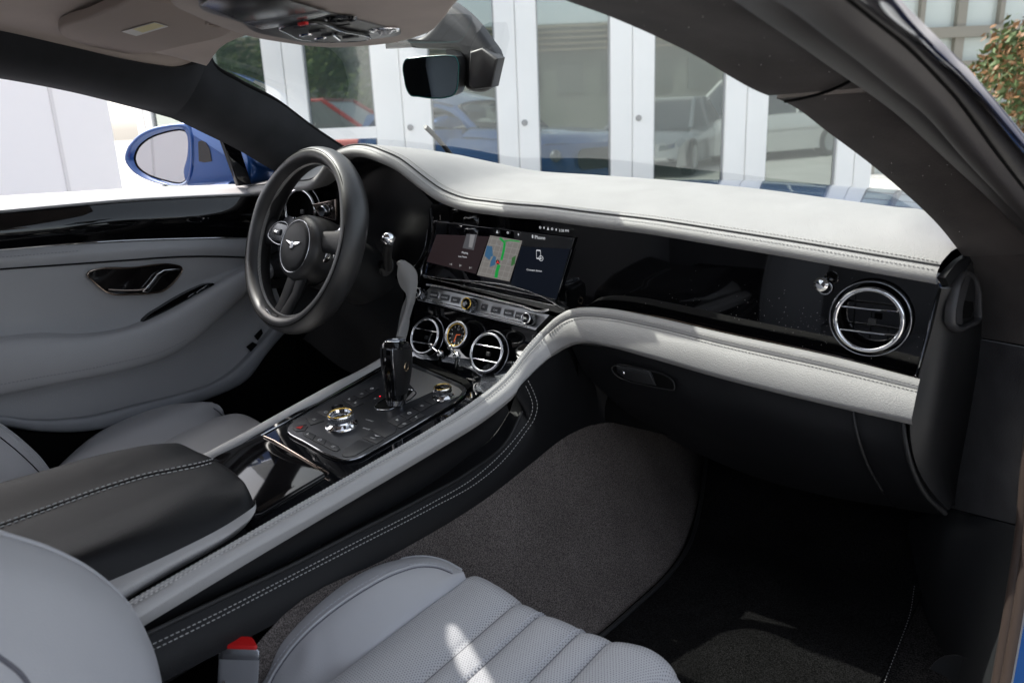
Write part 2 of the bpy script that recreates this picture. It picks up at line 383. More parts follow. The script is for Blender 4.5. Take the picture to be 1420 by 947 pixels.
# --- right pillar: trims, seals, chrome, paint, each between two traced lines
LN = {
 0: [(640, -85, -.70), (700, -45, -.62), (782, 0, -.50), (850, 25, -.44), (950, 70, -.37), (1060, 131, -.29), (1085, 140, -.27), (1150, 185, -.20), (1240, 255, -.10), (1300, 311, -.045), (1336, 356, .005)],
 1: [(880, -95, -.70), (960, -48, -.62), (1030, 0, -.50), (1090, 40, -.44), (1140, 76, -.37), (1178, 102, -.32), (1190, 110, -.30), (1240, 147, -.24), (1310, 210, -.15), (1385, 281, -.07), (1450, 352, -.01)],
 2: [(940, -95, -.72), (1030, -48, -.64), (1103, 0, -.53), (1150, 41, -.47), (1190, 74, -.41), (1223, 101, -.36), (1236, 111, -.34), (1282, 148, -.28), (1350, 218, -.19), (1420, 285, -.10), (1490, 360, -.03)],
 3: [(1010, -95, -.74), (1110, -48, -.66), (1176, 0, -.55), (1215, 31, -.49), (1255, 63, -.43), (1285, 92, -.38), (1296, 104, -.36), (1328, 139, -.30), (1388, 220, -.22), (1455, 305, -.12), (1530, 400, -.04)],
 4: [(1040, -95, -.74), (1135, -48, -.66), (1197, 0, -.55), (1238, 32, -.49), (1272, 60, -.43), (1305, 90, -.38), (1315, 99, -.36), (1351, 134, -.30), (1414, 208, -.22), (1490, 300, -.12), (1565, 395, -.04)],
 5: [(1052, -95, -.745), (1145, -48, -.665), (1206, 0, -.555), (1247, 31, -.495), (1281, 58, -.435), (1313, 87, -.385), (1323, 96, -.365), (1358, 130, -.305), (1420, 203, -.225), (1498, 295, -.125), (1573, 390, -.045)],
 6: [(1110, -95, -.75), (1195, -48, -.67), (1249, 0, -.56), (1276, 28, -.50), (1300, 52, -.44), (1328, 80, -.39), (1338, 90, -.37), (1368, 124, -.31), (1428, 196, -.23), (1506, 288, -.13), (1580, 384, -.05)],
}
PL = {k: cat(L(v, 'y'), 80) for k, v in LN.items()}
def band(name, a, b, bulge, m_, parent=None, nv=10, thick=0, sl=slice(None), edge=.0):
    A, B = a[sl], b[sl]; C = []
    for i, (p, q) in enumerate(zip(A, B)):
        w = q-p; j = min(i+1, len(A)-1); k = max(i-1, 0); t = (A[j]-A[k]); n = t.cross(w)
        n = n.normalized() if n.length > 1e-9 else Vector((0, -1, 0))
        if n.dot(CAM-p) < 0: n = -n
        C.append((p, w, n))
    rows = []
    for v in range(nv+1):
        s = v/nv; h = math.sqrt(max(0, 1-(2*s-1)**2)) if bulge and edge == 0 else (math.sin(math.pi*s)**.5 if 0 < s < 1 else 0)
        rows.append([p+w*s+n*(bulge*h) for p, w, n in C])
    v_, f_ = grid(rows); s_ = S.__new__(S); s_.g = rows; s_.nu = len(A); s_.nv = nv+1
    s_.build(name, m_, parent, thick); return s_
# where the two suede pieces join: about 60 % down
jn = 44
for nm, sl in (('pillar_trim', slice(0, jn)), ('pillar_trim', slice(jn, 80))):
    A = PL[0][sl]; B = PL[1][sl]
    if sl.start == 0: B = B[:-1]+[B[-1]]
    R = []
    for v in range(13):
        s = v/12; R.append([p.lerp(q, s)+(CAM-p).normalized()*(.010*math.sin(math.pi*s)**.6)-((Vector((0, 0, 0)))) for p, q in zip(A, B)])
    s_ = S.__new__(S); s_.g = R; s_.nu = len(A); s_.nv = 13; s_.build(nm, SUEDE, car, .012)
# joint: a dark creased line and a rolled lip
ja = [V(1088, 141, 'y', -.27), V(1110, 137, 'y', -.274), V(1135, 131, 'y', -.28), V(1160, 122, 'y', -.29), V(1188, 108, 'y', -.30)]
tube('trim_joint', [p+(CAM-p).normalized()*.0125 for p in ja], .0016, VOID, car, n=24)
band('door_seal', PL[1], PL[2], .010, RUBBER, car, thick=.006)
band('door_seal', PL[2], PL[3], .014, RUBBER, car, thick=.006)
band('seal_channel', PL[3], PL[4], -.004, mat('black channel', (.012, .010, .010), .5, bump=.4, bscale=60), car, thick=.004, edge=1)
tube('chrome_strip', [a.lerp(b, .5) for a, b in zip(PL[4], PL[5])], .0022, DCHROME, car)
band('roof_side', PL[5], PL[6], .006, mat('dark blue paint', (.012, .022, .075), .06, .5, coat=1), car, thick=.004)
for k_ in (1, 2, 3): tube('seal_groove', [p+(CAM-p).normalized()*.0015 for p in PL[k_]], .0014, VOID, car, k=6)
# lower run of the same door opening, right edge of the picture
sealA = L([(1440, 470, -.02), (1428, 560, -.03), (1418, 640, -.04), (1411, 730, -.05), (1398, 820, -.07), (1385, 900, -.09), (1372, 975, -.11)], 'y')
sealB = L([(1475, 470, -.05), (1460, 560, -.06), (1447, 640, -.07), (1432, 750, -.08), (1421, 840, -.10), (1407, 920, -.12), (1394, 990, -.14)], 'y')
SEALB = mat('brown rubber seal', (.05, .036, .031), .4, bump=.1, bscale=300)
A, B = cat(sealA, 30), cat(sealB, 30)
band('door_seal', A, [a.lerp(b, .5) for a, b in zip(A, B)], .006, SEALB, car, thick=.004)
band('door_seal', [a.lerp(b, .5) for a, b in zip(A, B)], B, .006, SEALB, car, thick=.004)
fa = [p+Vector((.002, -.004, 0)) for p in B]
sheet('sill', [fa, [p+Vector((.06, -.01, -.005)) for p in fa], [p+Vector((.13, .03, -.03)) for p in fa]], BLUE, car, 30, 8, thick=.004)
# --- trim below the pillar: suede, suede, leather
x0 = L([(1337, 356, .005), (1352, 385, .03), (1357, 430, .05), (1353, 467, .06)], 'y')
x1 = L([(1450, 352, -.01), (1452, 400, -.015), (1448, 445, -.02), (1440, 482, -.02)], 'y')
def mid(a, b, d=.008, t=.5): return [p.lerp(q, t)+(CAM-p.lerp(q, t)).normalized()*d for p, q in zip(a, b)]
sheet('pillar_trim', [x0, mid(x0, x1), x1], SUEDE, car, 20, 10, thick=.006)
x0 = L([(1352, 470, .06), (1341, 560, .07), (1326, 640, .08), (1314, 703, .09)], 'y'); x1 = L([(1441, 486, -.02), (1429, 560, -.03), (1419, 640, -.04), (1410, 727, -.05)], 'y')
KS = mat('kick suede', (.028, .027, .029), .95, spec=.15, bump=.6, bscale=500, var=.35, vscale=18, sheen=.12)
sheet('kick_panel', [x0, mid(x0, x1), x1], KS, car, 20, 10, thick=.006)
x00 = L([(1262, 720, .30), (1255, 790, .30), (1240, 880, .28), (1230, 990, .24)], 'y')
x0 = L([(1314, 706, .10), (1303, 790, .10), (1296, 880, .10), (1290, 990, .08)], 'y'); x1 = L([(1410, 730, -.05), (1397, 820, -.07), (1384, 900, -.09), (1371, 985, -.11)], 'y')
KL = mat('kick leather', (.022, .023, .025), .5, bump=.2, bscale=900)
sheet('kick_panel', [x00, mid(x00, x0, .0), x0, mid(x0, x1, .006, .3), mid(x0, x1, .006, .75), x1], KL, car, 20, 20, thick=.006)
sb = L([(1279, 960, .02), (1284, 938, .02), (1296, 918, .02), (1310, 909, .02), (1325, 908, .01), (1350, 917, -.02), (1377, 926, -.05)], 'y')
sb2 = L([(1279, 1000, .02), (1284, 990, .02), (1296, 985, .02), (1310, 982, .02), (1325, 982, .01), (1350, 982, -.03), (1371, 985, -.09)], 'y')
tw = lambda P, d: [p+(CAM-p).normalized()*d for p in P]
sheet('sill_panel', [tw(sb, .012), tw(sb2, .016)], KL, car, 24, 6, thick=.008)
stitch('stitching', cat(tw(sb, .0215), 40), mat('dark thread', (.06, .06, .06), .7), car, r=.0005)
# --- footwell, floor, bulkheads
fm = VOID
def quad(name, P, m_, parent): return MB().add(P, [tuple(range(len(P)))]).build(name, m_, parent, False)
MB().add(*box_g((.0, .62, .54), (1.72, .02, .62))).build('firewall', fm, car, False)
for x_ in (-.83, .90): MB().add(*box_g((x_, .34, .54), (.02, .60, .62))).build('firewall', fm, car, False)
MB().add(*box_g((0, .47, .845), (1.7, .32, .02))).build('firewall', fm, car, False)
MB().add(*box_g((0, -.65, .255), (1.66, 2.6, .02))).build('cabin_floor', CARPET, car, False)
MB().add(*box_g((0, -1.92, .75), (1.5, .03, 1.0))).build('rear_bulkhead', mat('rear trim', (.03, .03, .032), .8), car, False)
MB().add(*box_g((0, -1.55, .5), (1.3, .5, .5), bev=.05)).build('rear_bench', GREY, car)
for s in (-1, 1): MB().add(*box_g((s*.745, -1.66, .75), (.03, .62, .98))).build('quarter_trim', SUEDE, car, False)
MB().add(*box_g((-.765, -1.1, .62), (.03, .55, .72))).build('quarter_trim', SUEDE, car, False)
# --- tunnel carpet
tops = [Vector((.2, -1.3, .45)), Vector((.2, -.95, .47)), Vector((.2, -.75, .49))]+L([(400, 846, .2), (538, 773, .2), (676, 690, .2), (740, 640, .2), (780, 608, .2), (821, 589, .2), (860, 586, .2), (885, 588, .2)], 'x')+[Vector((.19, .4, .46)), Vector((.17, .56, .46))]
bots = [Vector((.26, -1.3, .27)), Vector((.26, -.95, .27)), Vector((.27, -.75, .27)), Vector((.29, -.6, .275)), Vector((.32, -.42, .275)), V(842, 877, 'z', .275), V(880, 843, 'z', .275), V(916, 810, 'z', .275), V(944, 774, 'z', .275), V(961, 732, 'z', .275), V(973, 681, 'z', .275), V(980, 630, 'z', .275)]
md = [a.lerp(b, .5)+Vector((-.012, 0, -.01)) for a, b in zip(tops, bots)]
TUN = mat('tunnel carpet', (.145, .128, .12), 1, spec=.05, bump=1, bscale=750, bdist=.005, speck=.6, sscale=650, var=.15, vscale=9)
sheet('tunnel_carpet', [tops, md, bots], TUN, car, 60, 16)
tube('carpet_edge', [p+Vector((.003, 0, .006)) for p in bots[4:]], .006, MATM, car, n=50)
# --- windscreen
ws_b = L([(440, 205, .16), (487, 213, .22), (560, 216, .30), (640, 222, .34), (742, 237, .34), (850, 244, .32), (950, 252, .27), (1060, 263, .22), (1150, 275, .17), (1240, 287, .11), (1300, 300, .05)], 'y')
ws_t = [Vector((x, y, ceilz(x, y)+.004)) for x, y in ((-.57, -.17), (-.5, -.2), (-.4, -.26), (-.25, -.29), (-.1, -.30), (.05, -.30), (.15, -.30), (.25, -.31), (.36, -.33), (.45, -.35), (.52, -.42))]
ws_m = [a.lerp(b, .5)+Vector((0, .03, .02)) for a, b in zip(ws_b, ws_t)]
sheet('windscreen', [ws_t, ws_m, ws_b], WGLASS, car, 40, 20)
cw = [p+Vector((0, .012, -.004)) for p in ws_b]
sheet('windscreen_cowl', [cw, [p+Vector((0, .03, -.008)) for p in cw], [p+Vector((0, .16, -.06)) for p in cw]], PLAST, car, 40, 6)
tube('wiper', L([(632, 224, .40), (618, 206, .37), (604, 190, .34), (590, 176, .31)], 'y'), .006, PLAST, car, n=12)
# --- bonnet, wings, nose
hr = []
for x, yb, zb in ((-.93, .30, .80), (-.84, .34, .88), (-.6, .42, .895), (-.3, .50, .885), (0, .52, .885), (.3, .48, .875), (.6, .36, .86), (.80, .22, .845), (.90, .15, .77)):
    e = abs(x)/.93
    hr.append([Vector((x, yb, zb)), Vector((x, .9-.1*e, zb-.015)), Vector((x*.99, 1.4-.12*e, zb-.055)), Vector((x*.96, 1.75-.15*e, zb-.11)), Vector((x*.92, 1.95-.22*e, zb-.20))])
sheet('bonnet', hr, BLUE, car, 30, 40, thick=.004)
def hull(name, secs, m_, parent, n=24):
    rows = [cat(s, n) for s in secs]; v, f = grid(rows); return MB().add(v, f).build(name, m_, parent)
hull('front_bumper', [[Vector((x*s, 1.95-.22*(abs(x)/.86)**2+d, z)) for x in (-.86, -.5, 0, .5, .86)] for s, d, z in ((.995, 0, .69), (1.03, .05, .55), (1.04, .06, .35), (1.0, .0, .12))], BLUE, car)
MB().add(*plate_g(rect((0, 2.005, .5), X, Z, .8, .26, .1), Y, .02, .008)).build('grille', mat('black mesh grille', (.01, .01, .01), .4, bump=1, bscale=80, btype='voronoi', bdist=.01), car)
for s in (-1, 1):
    lathe('headlamp', [(.0, .03), (.05, .02), (.07, 0), (.075, -.02)], (s*.66, 1.90, .56), (s*.3, 1, .1), mat('lamp glass', (.12, .13, .15), .15, .5), car, 28)
    hull('front_wing', [[Vector((s*a, y, z)) for y in (.15 if s > 0 else -.05, .6, 1.1, 1.5, 1.74)] for a, z in ((.90, .78), (.95, .66), (.96, .45), (.92, .15))], BLUE, car)
    hull('rear_wing', [[Vector((s*a, y, z)) for y in (-1.45, -1.9, -2.3, -2.6)] for a, z in ((.72, 1.15), (.90, .86), (.97, .6), (.92, .15))], BLUE, car)
    for y in (1.25, -1.75):
        w_ = lathe('wheel', [(.0, .02), (.2, .0), (.255, .01), (.3, 0), (.335, -.02), (.34, -.1), (.33, -.2)], (s*.955, y, .24), (s, 0, 0), mat('tyre', (.015, .015, .015), .8), car, 40)
        for k in range(10):
            a = 2*math.pi*k/10; c = Vector((s*.968, y+math.cos(a)*.13, .24+math.sin(a)*.13)); d = Vector((0, math.cos(a), math.sin(a)))
            if k == 0: sp = MB()
            sp.add(*box_g(c, (.24, .035, .012), (d, Vector((s, 0, 0)).cross(d), Vector((s, 0, 0)))))
        sp.build('rim', SILVER, w_)
hull('left_rear', [[Vector((-a, y, z)) for y in (-1.0, -1.2, -1.5)] for a, z in ((.62, 1.2), (.74, .95), (.9, .7), (.9, .15))], BLUE, car)
hull('boot', [[Vector((x, y, z)) for x in (-.9, -.4, 0, .4, .9)] for y, z in ((-1.8, 1.2), (-2.2, 1.0), (-2.6, .85), (-2.7, .5), (-2.6, .15))], BLUE, car)

# =================================================================== roof console
oc = thing('roof_console', 'taupe roof console with dark glass panel, switches and reading lamps above the windscreen', 'roof console', (0, -.35, 1.19))
oz = 1.186; ocn = Vector((0, 0, -1))
def OC(a, b, d=0): return V(a, b, 'z', oz-d)
bo = [OC(*p) for p in [(236, 0), (268, 18), (310, 36), (348, 48), (400, 57), (430, 61), (462, 63), (500, 61), (540, 57), (572, 50), (596, 41), (612, 27), (626, 8), (640, -14), (560, -60), (380, -60), (280, -30)]]
plate('console_shell', cat(bo, 90, True), ocn, .004, TAUPE, oc, bev=.004, back=.05)
po = [OC(a, b, .0045) for a, b in [(276, 7), (337, 31), (343, 36), (352, 42), (395, 52), (432, 58), (456, 58), (500, 54), (540, 50), (554, 47), (556, 44), (520, 33), (470, 20), (443, 13), (398, 0), (380, -8), (300, -12)]]
plate('switch_panel', cat(po, 80, True), ocn, .002, mat('grey console panel', (.06, .057, .055), .4), oc, bev=.001)
pg = [OC(a, b, .008) for a, b in [(278, 6), (336, 29.5), (443, 13), (400, 0), (372, -12), (300, -10)]]
plate('dark_glass_panel', pg, ocn, .0015, mat('brown black gloss', (.012, .009, .008), .2), oc, bev=.0008)
ps = [OC(a, b, .008) for a, b in [(338, 31), (444, 14), (458, 18), (400, 34), (362, 40)]]
plate('chrome_band', ps, ocn, .0015, mat('band metal', (.30, .31, .33), .22, .9), oc, bev=.0008)
sw = [OC(a, b, .0085) for a, b in [(392, 34), (430, 29.5), (475, 41), (512, 51), (500, 54), (455, 55.5), (432, 54), (400, 44)]]
swp = plate('switch_cluster', cat(sw, 40, True), ocn, .003, mat('cluster black', (.012, .012, .013), .35), oc, bev=.001)
tube('switch_surround', [p+ocn*.003 for p in sw], .0008, DCHROME, oc, n=50, closed=True)
for a, b, w_, h_, m_ in ((418, 36, .022, .008, BTN), (440, 42, .022, .01, BTN), (462, 47, .03, .014, BTN), (486, 50, .022, .010, BTN), (424, 47, .018, .007, CHROME), (444, 52, .02, .005, CHROME), (420, 31.5, .014, .005, RED)):
    plate('switch', rect(OC(a, b, .0115), X, Y, w_, h_, .002), ocn, .003, m_, swp, bev=.001)
tube('switch_lever', [OC(462, 48, .014), OC(471, 55, .016)], .0018, CHROME, swp)
lathe('camera_eye', [(.0, .001), (.013, .001), (.016, .003), (.018, 0)], OC(472, 25, .0066), ocn, PIANO, oc, 32)
torus('reading_lamp', OC(533, 41.5, .0066), ocn, .017, .0025, CHROME, oc)
lathe('reading_lamp', [(0, .001), (.006, .006), (.010, .003), (.016, .001)], OC(533, 41.5, .0066), ocn, mat('lamp lens', (.7, .7, .72), .1, .6), oc, 32)
plate('microphone_slot', rect(OC(476, 35, .0066), X, Y, .022, .003), ocn, .0006, VOID, oc)

# =================================================================== rear-view mirror
rm = thing('rearview_mirror', 'black rear view mirror with teal edged glass hanging from the windscreen housing', 'mirror', (0, -.06, 1.14))
mp = V(600, 108, 'y', -.11); mn = Vector((.10, -1, -.10)).normalized()
def MP(a, b, d=0): return VP(a, b, mp+mn*d, mn)
mo = [MP(*p) for p in [(559.5, 90), (562, 84), (575, 81), (600, 78.5), (625, 78), (632, 79.5), (635, 86), (635.5, 105), (633, 125), (630, 131), (620, 135), (600, 136.5), (580, 134), (569, 132), (565, 126), (561, 110)]]
mo = cat(mo, 60, True)
plate('mirror_shell', [p+mn*-.003 for p in mo], mn, .0, PLAST, rm, back=.001)
bk = [p-mn*.004 for p in mo]; c0 = sum(bk, Vector())/len(bk)
rows = [bk]+[[c0+(p-c0)*s-mn*d for p in bk] for d, s in ((.012, 1.0), (.022, .97), (.030, .85), (.034, .5), (.035, .1))]
MB().add(*grid(rows, True)).build('mirror_shell', mat('mirror shell grain', (.02, .02, .021), .4, bump=.3, bscale=300), rm)
plate('mirror_glass', inset(mo, mn, .0012), mn, .001, TMIRR, rm, back=.002)
tube('glass_edge', mo, .0011, mat('teal glass edge', (.015, .09, .09), .15), rm, closed=True)
h1 = [V(a, b, 'y', -.065) for a, b in [(538, 57), (560, 55), (590, 50), (610, 30), (624, 4), (640, 12), (662, 32), (680, 56), (694, 80), (690, 100), (684, 121), (662, 126), (650, 121), (648, 104), (650, 82), (644, 73), (615, 68), (580, 66), (556, 62)]]
hs = mat('sensor housing plastic', (.012, .011, .011), .42, bump=.25, bscale=500)
plate('sensor_housing', cat(h1, 70, True), (.35, -1, -.2), .022, hs, rm, bev=.012, back=.015)
h2 = [V(a, b, 'y', -.085) for a, b in [(655, 72), (672, 66), (694, 81), (685, 121), (662, 124), (653, 118)]]
plate('sensor_housing', h2, (.3, -1, -.1), .012, hs, rm, bev=.004, back=.02)
tube('mirror_arm', [V(626, 100, 'y', -.08), V(644, 96, 'y', -.07), V(640, 76, 'y', -.065), V(625, 70, 'y', -.06)], .011, PLAST, rm, n=16)

rnd = random.Random(11); mb = MB()
for _ in range(46):
    k = rnd.randrange(4, 76); t = rnd.random(); p = PL[0][k].lerp(PL[1][k], t); p = p+(CAM-p).normalized()*.013; r = rnd.uniform(.00025, .0006)
    mb.add(*lathe_g([(0, r), (r, 0), (0, -r)], p, (0, 0, 1), 5))
mb.build('lint', mat('lint', (.5, .48, .45), .9), car)
# =================================================================== dashboard
da = thing('dashboard', 'dashboard with pale leather top, lacquered black fascia and lit touchscreen below the windscreen', 'dashboard', (0, 0, .7))
near = L([(340, 272, -.02), (372, 269, -.04), (403, 266, -.055), (428, 263.5, -.06), (440, 255, -.07), (448, 244, -.08), (456, 232, -.09), (468, 223, -.10), (484, 218, -.105), (505, 219, -.108), (530, 228, -.108), (548, 236, -.10), (562, 246, -.095), (577, 258, -.088), (590, 268, -.08), (606, 279, -.07), (626, 288, -.062), (680, 298.5, -.057), (760, 307, -.055), (810, 314, -.055), (900, 325.5, -.055), (1000, 342, -.055), (1100, 359, -.055), (1200, 377, -.055), (1298, 394.5, -.055)], 'y')
far = L([(340, 262, .10), (372, 258, .10), (400, 250, .11), (425, 235, .12), (445, 222, .13), (465, 215, .15), (487, 214.5, .19), (540, 216, .25), (620, 222, .30), (690, 230, .31), (742, 237, .30), (830, 243, .28), (950, 252, .235), (1060, 263, .19), (1150, 275, .14), (1240, 287, .09), (1285, 293, .065), (1322, 318, .04), (1338, 347, .01)], 'y')
def fx(P, x, k):
    if x <= P[0].x: return P[0][k]
    for a, b in zip(P, P[1:]):
        if a.x <= x <= b.x: return a[k]+(b[k]-a[k])*(x-a.x)/max(b.x-a.x, 1e-6)
    return P[-1][k]
Nn = cat(near, 160); Nf = cat(far, 160)
def mono(P):
    o = [P[0]]
    for p in P[1:]:
        if p.x > o[-1].x+1e-5: o.append(p)
    return o
Nn, Nf = mono(Nn), mono(Nf)
xs = [Nn[0].x+(Nn[-1].x-Nn[0].x)*i/159 for i in range(160)]
# far side spread over the same stations, widened at both ends
x_a, x_b = Nf[0].x, Nf[-1].x
rows = [[] for _ in range(13)]
for i, x in enumerate(xs):
    xf = x+(x_b-xs[-1])*max(0, (x-.45)/(xs[-1]-.45))+(x_a-xs[0])*max(0, (-.45-x)/(-.45-xs[0]))
    n = Vector((x, fx(Nn, x, 1), fx(Nn, x, 2))); f = Vector((xf, fx(Nf, xf, 1), fx(Nf, xf, 2)))
    top = n+Vector((0, .012, .022))
    k = 0
    for t in (0, .2, .4, .6, .8):
        q = f.lerp(top, t); q.z += .010*math.sin(math.pi*t); rows[k].append(q); k += 1
    rows[k].append(f.lerp(top, .93)+Vector((0, 0, .003))); k += 1
    rows[k].append(top.copy()); k += 1
    rows[k].append(top+Vector((0, -.002, -.0022))); k += 1
    rows[k].append(n+Vector((0, .002, .018))); k += 1
    rows[k].append(n+Vector((0, -.005, .010))); k += 1
    rows[k].append(n+Vector((0, -.003, .002))); k += 1
    rows[k].append(n+Vector((0, .006, -.001))); k += 1
    rows[k].append(n+Vector((0, .05, .004))); k += 1
ds = S.__new__(S); ds.g = rows; ds.nu = 160; ds.nv = 13
fine = [[None]*160 for _ in range(37)]
for j in range(160):
    c = cat([rows[i][j] for i in range(13)], 37, lin=False)
    for i in range(37): fine[i][j] = c[i]
ds2 = S.__new__(S); ds2.g = rows; ds2.nu = 160; ds2.nv = 13
ds2.build('top_pad', WHITE, da, angle=80)
seam = [rows[6][j]+Vector((0, -.0012, .0002)) for j in range(0, 160)]
tube('piping', seam, .0011, mat('dark seam', (.05, .05, .05), .7), da)
stitch('stitching', [rows[5][j].lerp(rows[6][j], .55)+Vector((0, 0, .0012)) for j in range(46, 160)], mat('seam thread', (.40, .385, .36), .6), da, r=.0006, dash=.0035, gap=.0018)
stitch('stitching', [rows[8][j].lerp(rows[9][j], .1)+Vector((0, -.0008, .0008)) for j in range(46, 160)], mat('seam thread', (.40, .385, .36), .6), da, r=.0006, dash=.0035, gap=.0018)
# defroster slots along the glass
for a, b in ((.18, .42), (.5, .78)):
    P = [Vector((x, fx(Nf, x, 1)-.02, fx(Nf, x, 2)+.0035)) for x in [-.5+i*.06 for i in range(int(a*10), int(b*20))]]
# right cheek of the pad
sheet('pad_end', [L([(1299, 385, -.05), (1310, 372, -.03), (1322, 361, -.01), (1337, 352, .01)], 'y'), L([(1305, 396, -.04), (1318, 382, -.02), (1332, 372, .0), (1347, 366, .03)], 'y')], BLACK, da, 20, 6, thick=.01)
# fascia
fy = -.018
def F(a, b, d=0): return V(a, b, 'y', fy-d)
fo = [F(*p) for p in [(1304, 398), (1271, 524), (1170, 499), (1000, 463), (900, 441), (800, 430), (775, 434), (586, 384), (598, 283), (640, 284), (760, 300), (900, 318), (1100, 350), (1300, 386)]]
plate('fascia_panel', fo, -Y, .0, PIANO, da, back=.01)
tube('chrome_strip', [F(1303, 402, .004), F(1287, 462, .004), F(1271, 523, .004)], .0025, DCHROME, da)
tube('chrome_strip', cat([F(1271, 523, .006), F(1170, 496.5, .006), F(1000, 459.5, .006), F(900, 437, .006), F(830, 427.5, .006), F(800, 426.5, .006)], 40), .0012, mat('bronze chrome', (.45, .38, .34), .12, 1), da)
# instrument binnacle
bn = [V(a, b, 'y', -.01) for a, b in [(395, 270), (440, 258), (470, 226), (530, 226), (575, 255), (604, 286), (602, 330), (588, 384), (575, 420), (520, 440), (395, 440)]]
plate('instrument_binnacle', bn, -Y, .0, mat('binnacle black', (.006, .006, .007), .25), da, back=.02)
tube('binnacle_rim', L([(597, 290), (599, 315), (592, 350), (580, 372), (560, 385), (540, 383)], 'y', -.045), .0035, PIANO, da, n=40)
tube('binnacle_rim', L([(593, 318), (588, 345), (577, 366), (560, 377)], 'y', -.05), .0012, DCHROME, da, n=30)
tube('binnacle_rim', L([(600, 300), (598, 325), (590, 352), (584, 375), (583, 388)], 'y', -.028), .0022, CHROME, da, n=30)
binn_s = L([(520, 430, -.03), (545, 400, -.03), (560, 387, -.04), (585, 388, -.03)], 'y')
sheet('column_shroud', [L([(500, 300, -.05), (540, 370, -.04), (562, 392, -.04)], 'y'), L([(480, 380, -.10), (520, 430, -.10), (556, 440, -.08)], 'y'), L([(420, 470, -.10), (500, 520, -.10), (545, 500, -.10)], 'y')], mat('shroud black', (.004, .004, .0045), .6, spec=.2), da, 14, 10)
# screen
sc0 = F(688, 360, .002)
scr_o = [F(a, b, .003) for a, b in [(603, 306), (798, 330), (770, 420), (588, 380)]]
ts_ = plate('touchscreen', scr_o, -Y, .003, mat('screen cover glass', (.004, .004, .006), .04, coat=1), da, bev=.001)
def T(a, b, d=.0072): return F(a, b, d)
def zt(a, b): return (560+a*.2113, 270+b*.2113)
plate('screen_tile', [T(*zt(*p)) for p in [(770, 340), (1090, 358), (1000, 690), (700, 590)]], -Y, .0002, SDK, ts_)
plate('screen_tile', [T(*zt(*p)) for p in [(215, 262), (560, 275), (472, 520), (150, 440)]], -Y, .0002, STILE, ts_)
plate('map_tile', [T(*zt(*p)) for p in [(567, 268), (778, 303), (693, 570), (480, 528)]], -Y, .0003, SMAP, ts_)
rd = mat('map street', (0, 0, 0), .3, emit=(.12, .115, .11), es=.6)
mb = MB()
for k in range(7):
    t = (k+.5)/7
    a = Vector((567, 268)).lerp(Vector((480, 528)), t); b = Vector((778, 303)).lerp(Vector((693, 570)), t)
    P = [T(*zt(a.x+3, a.y-3), .0076), T(*zt(b.x-3, b.y-3), .0076), T(*zt(b.x-3, b.y+2), .0076), T(*zt(a.x+3, a.y+2), .0076)]; mb.add(P, [(0, 1, 2, 3)])
    if k < 6:
        t = (k+.5)/6
        a = Vector((567, 268)).lerp(Vector((778, 303)), t); b = Vector((480, 528)).lerp(Vector((693, 570)), t)
        P = [T(*zt(a.x-2, a.y+3), .0076), T(*zt(a.x+2, a.y+3), .0076), T(*zt(b.x+2, b.y-3), .0076), T(*zt(b.x-2, b.y-3), .0076)]; mb.add(P, [(0, 1, 2, 3)])
mb.build('map_street', rd, ts_, False)
plate('map_lake', [T(*zt(*p), .0078) for p in [(545, 335), (580, 340), (585, 400), (560, 430), (530, 400)]], -Y, .0001, SBL, ts_)
plate('map_lake', [T(*zt(*p), .0078) for p in [(590, 400), (605, 410), (600, 460), (565, 475), (570, 440)]], -Y, .0001, SBL, ts_)
plate('map_park', [T(*zt(*p), .0078) for p in [(710, 415), (735, 400), (728, 455), (703, 470)]], -Y, .0001, scr('park', (.05, .16, .05), .6), ts_)
def strip(P, w, m_, name, d=.008):
    mb = MB(); Q = [Vector(zt(*p)) for p in P]; l = []
    for i, p in enumerate(Q):
        a = Q[max(i-1, 0)]; b = Q[min(i+1, len(Q)-1)]; t = (b-a).normalized(); n = Vector((-t.y, t.x))*w
        l += [T(p.x+n.x, p.y+n.y, d), T(p.x-n.x, p.y-n.y, d)]
    mb.add(l, [(2*i, 2*i+1, 2*i+3, 2*i+2) for i in range(len(Q)-1)]); return mb.build(name, m_, ts_, False)
strip([(630, 285), (662, 315), (655, 370), (640, 430)], 1.6, SGR, 'map_route'); strip([(625, 460), (612, 500), (604, 545)], 2.2, SGR, 'map_route'); strip([(662, 305), (700, 300), (760, 308)], .8, SGR, 'map_route')
lathe('map_marker', [(0, .0002), (.0042, .0002), (.0044, 0)], T(*zt(616, 443), .0082), -Y, scr('marker', (.03, .03, .03), .5), ts_, 20)
plate('map_marker', [T(*zt(*p), .0086) for p in [(616, 430), (628, 455), (616, 449), (604, 453)]], -Y, .0001, SRD, ts_)
for a, b in ((575, 415), (686, 440), (612, 325), (640, 325), (698, 318)):
    plate('map_pin', rect(T(*zt(a, b), .0082), X, Z, .0036, .0044, .001), -Y, .0001, SGY, ts_)
plate('album_cover', [T(*zt(*p), .0078) for p in [(412, 258), (482, 262), (458, 365), (385, 350)]], -Y, .0001, scr('cover', (.10, .10, .11), .6), ts_)
plate('album_cover', [T(*zt(*p), .008) for p in [(436, 262), (468, 265), (448, 350), (425, 345)]], -Y, .0001, scr('cover light', (.26, .26, .27), .6), ts_)
ud = (Z-X*.0)
for s, a, b, sz in (('Phone', 893, 283, .0088), ('Connect device', 855, 497, .0052), ('3:28 PM', 1050, 238, .0062), ('Playing', 400, 382, .0055), ('Love Theme', 385, 408, .0042)):
    text(s, T(*zt(a, b), .0085), X, Z, sz, SW, ts_, 'screen_text')
plate('phone_icon', rect(T(*zt(884, 393), .0082), X, Z, .0095, .0165, .0014), -Y, .0001, SW, ts_)
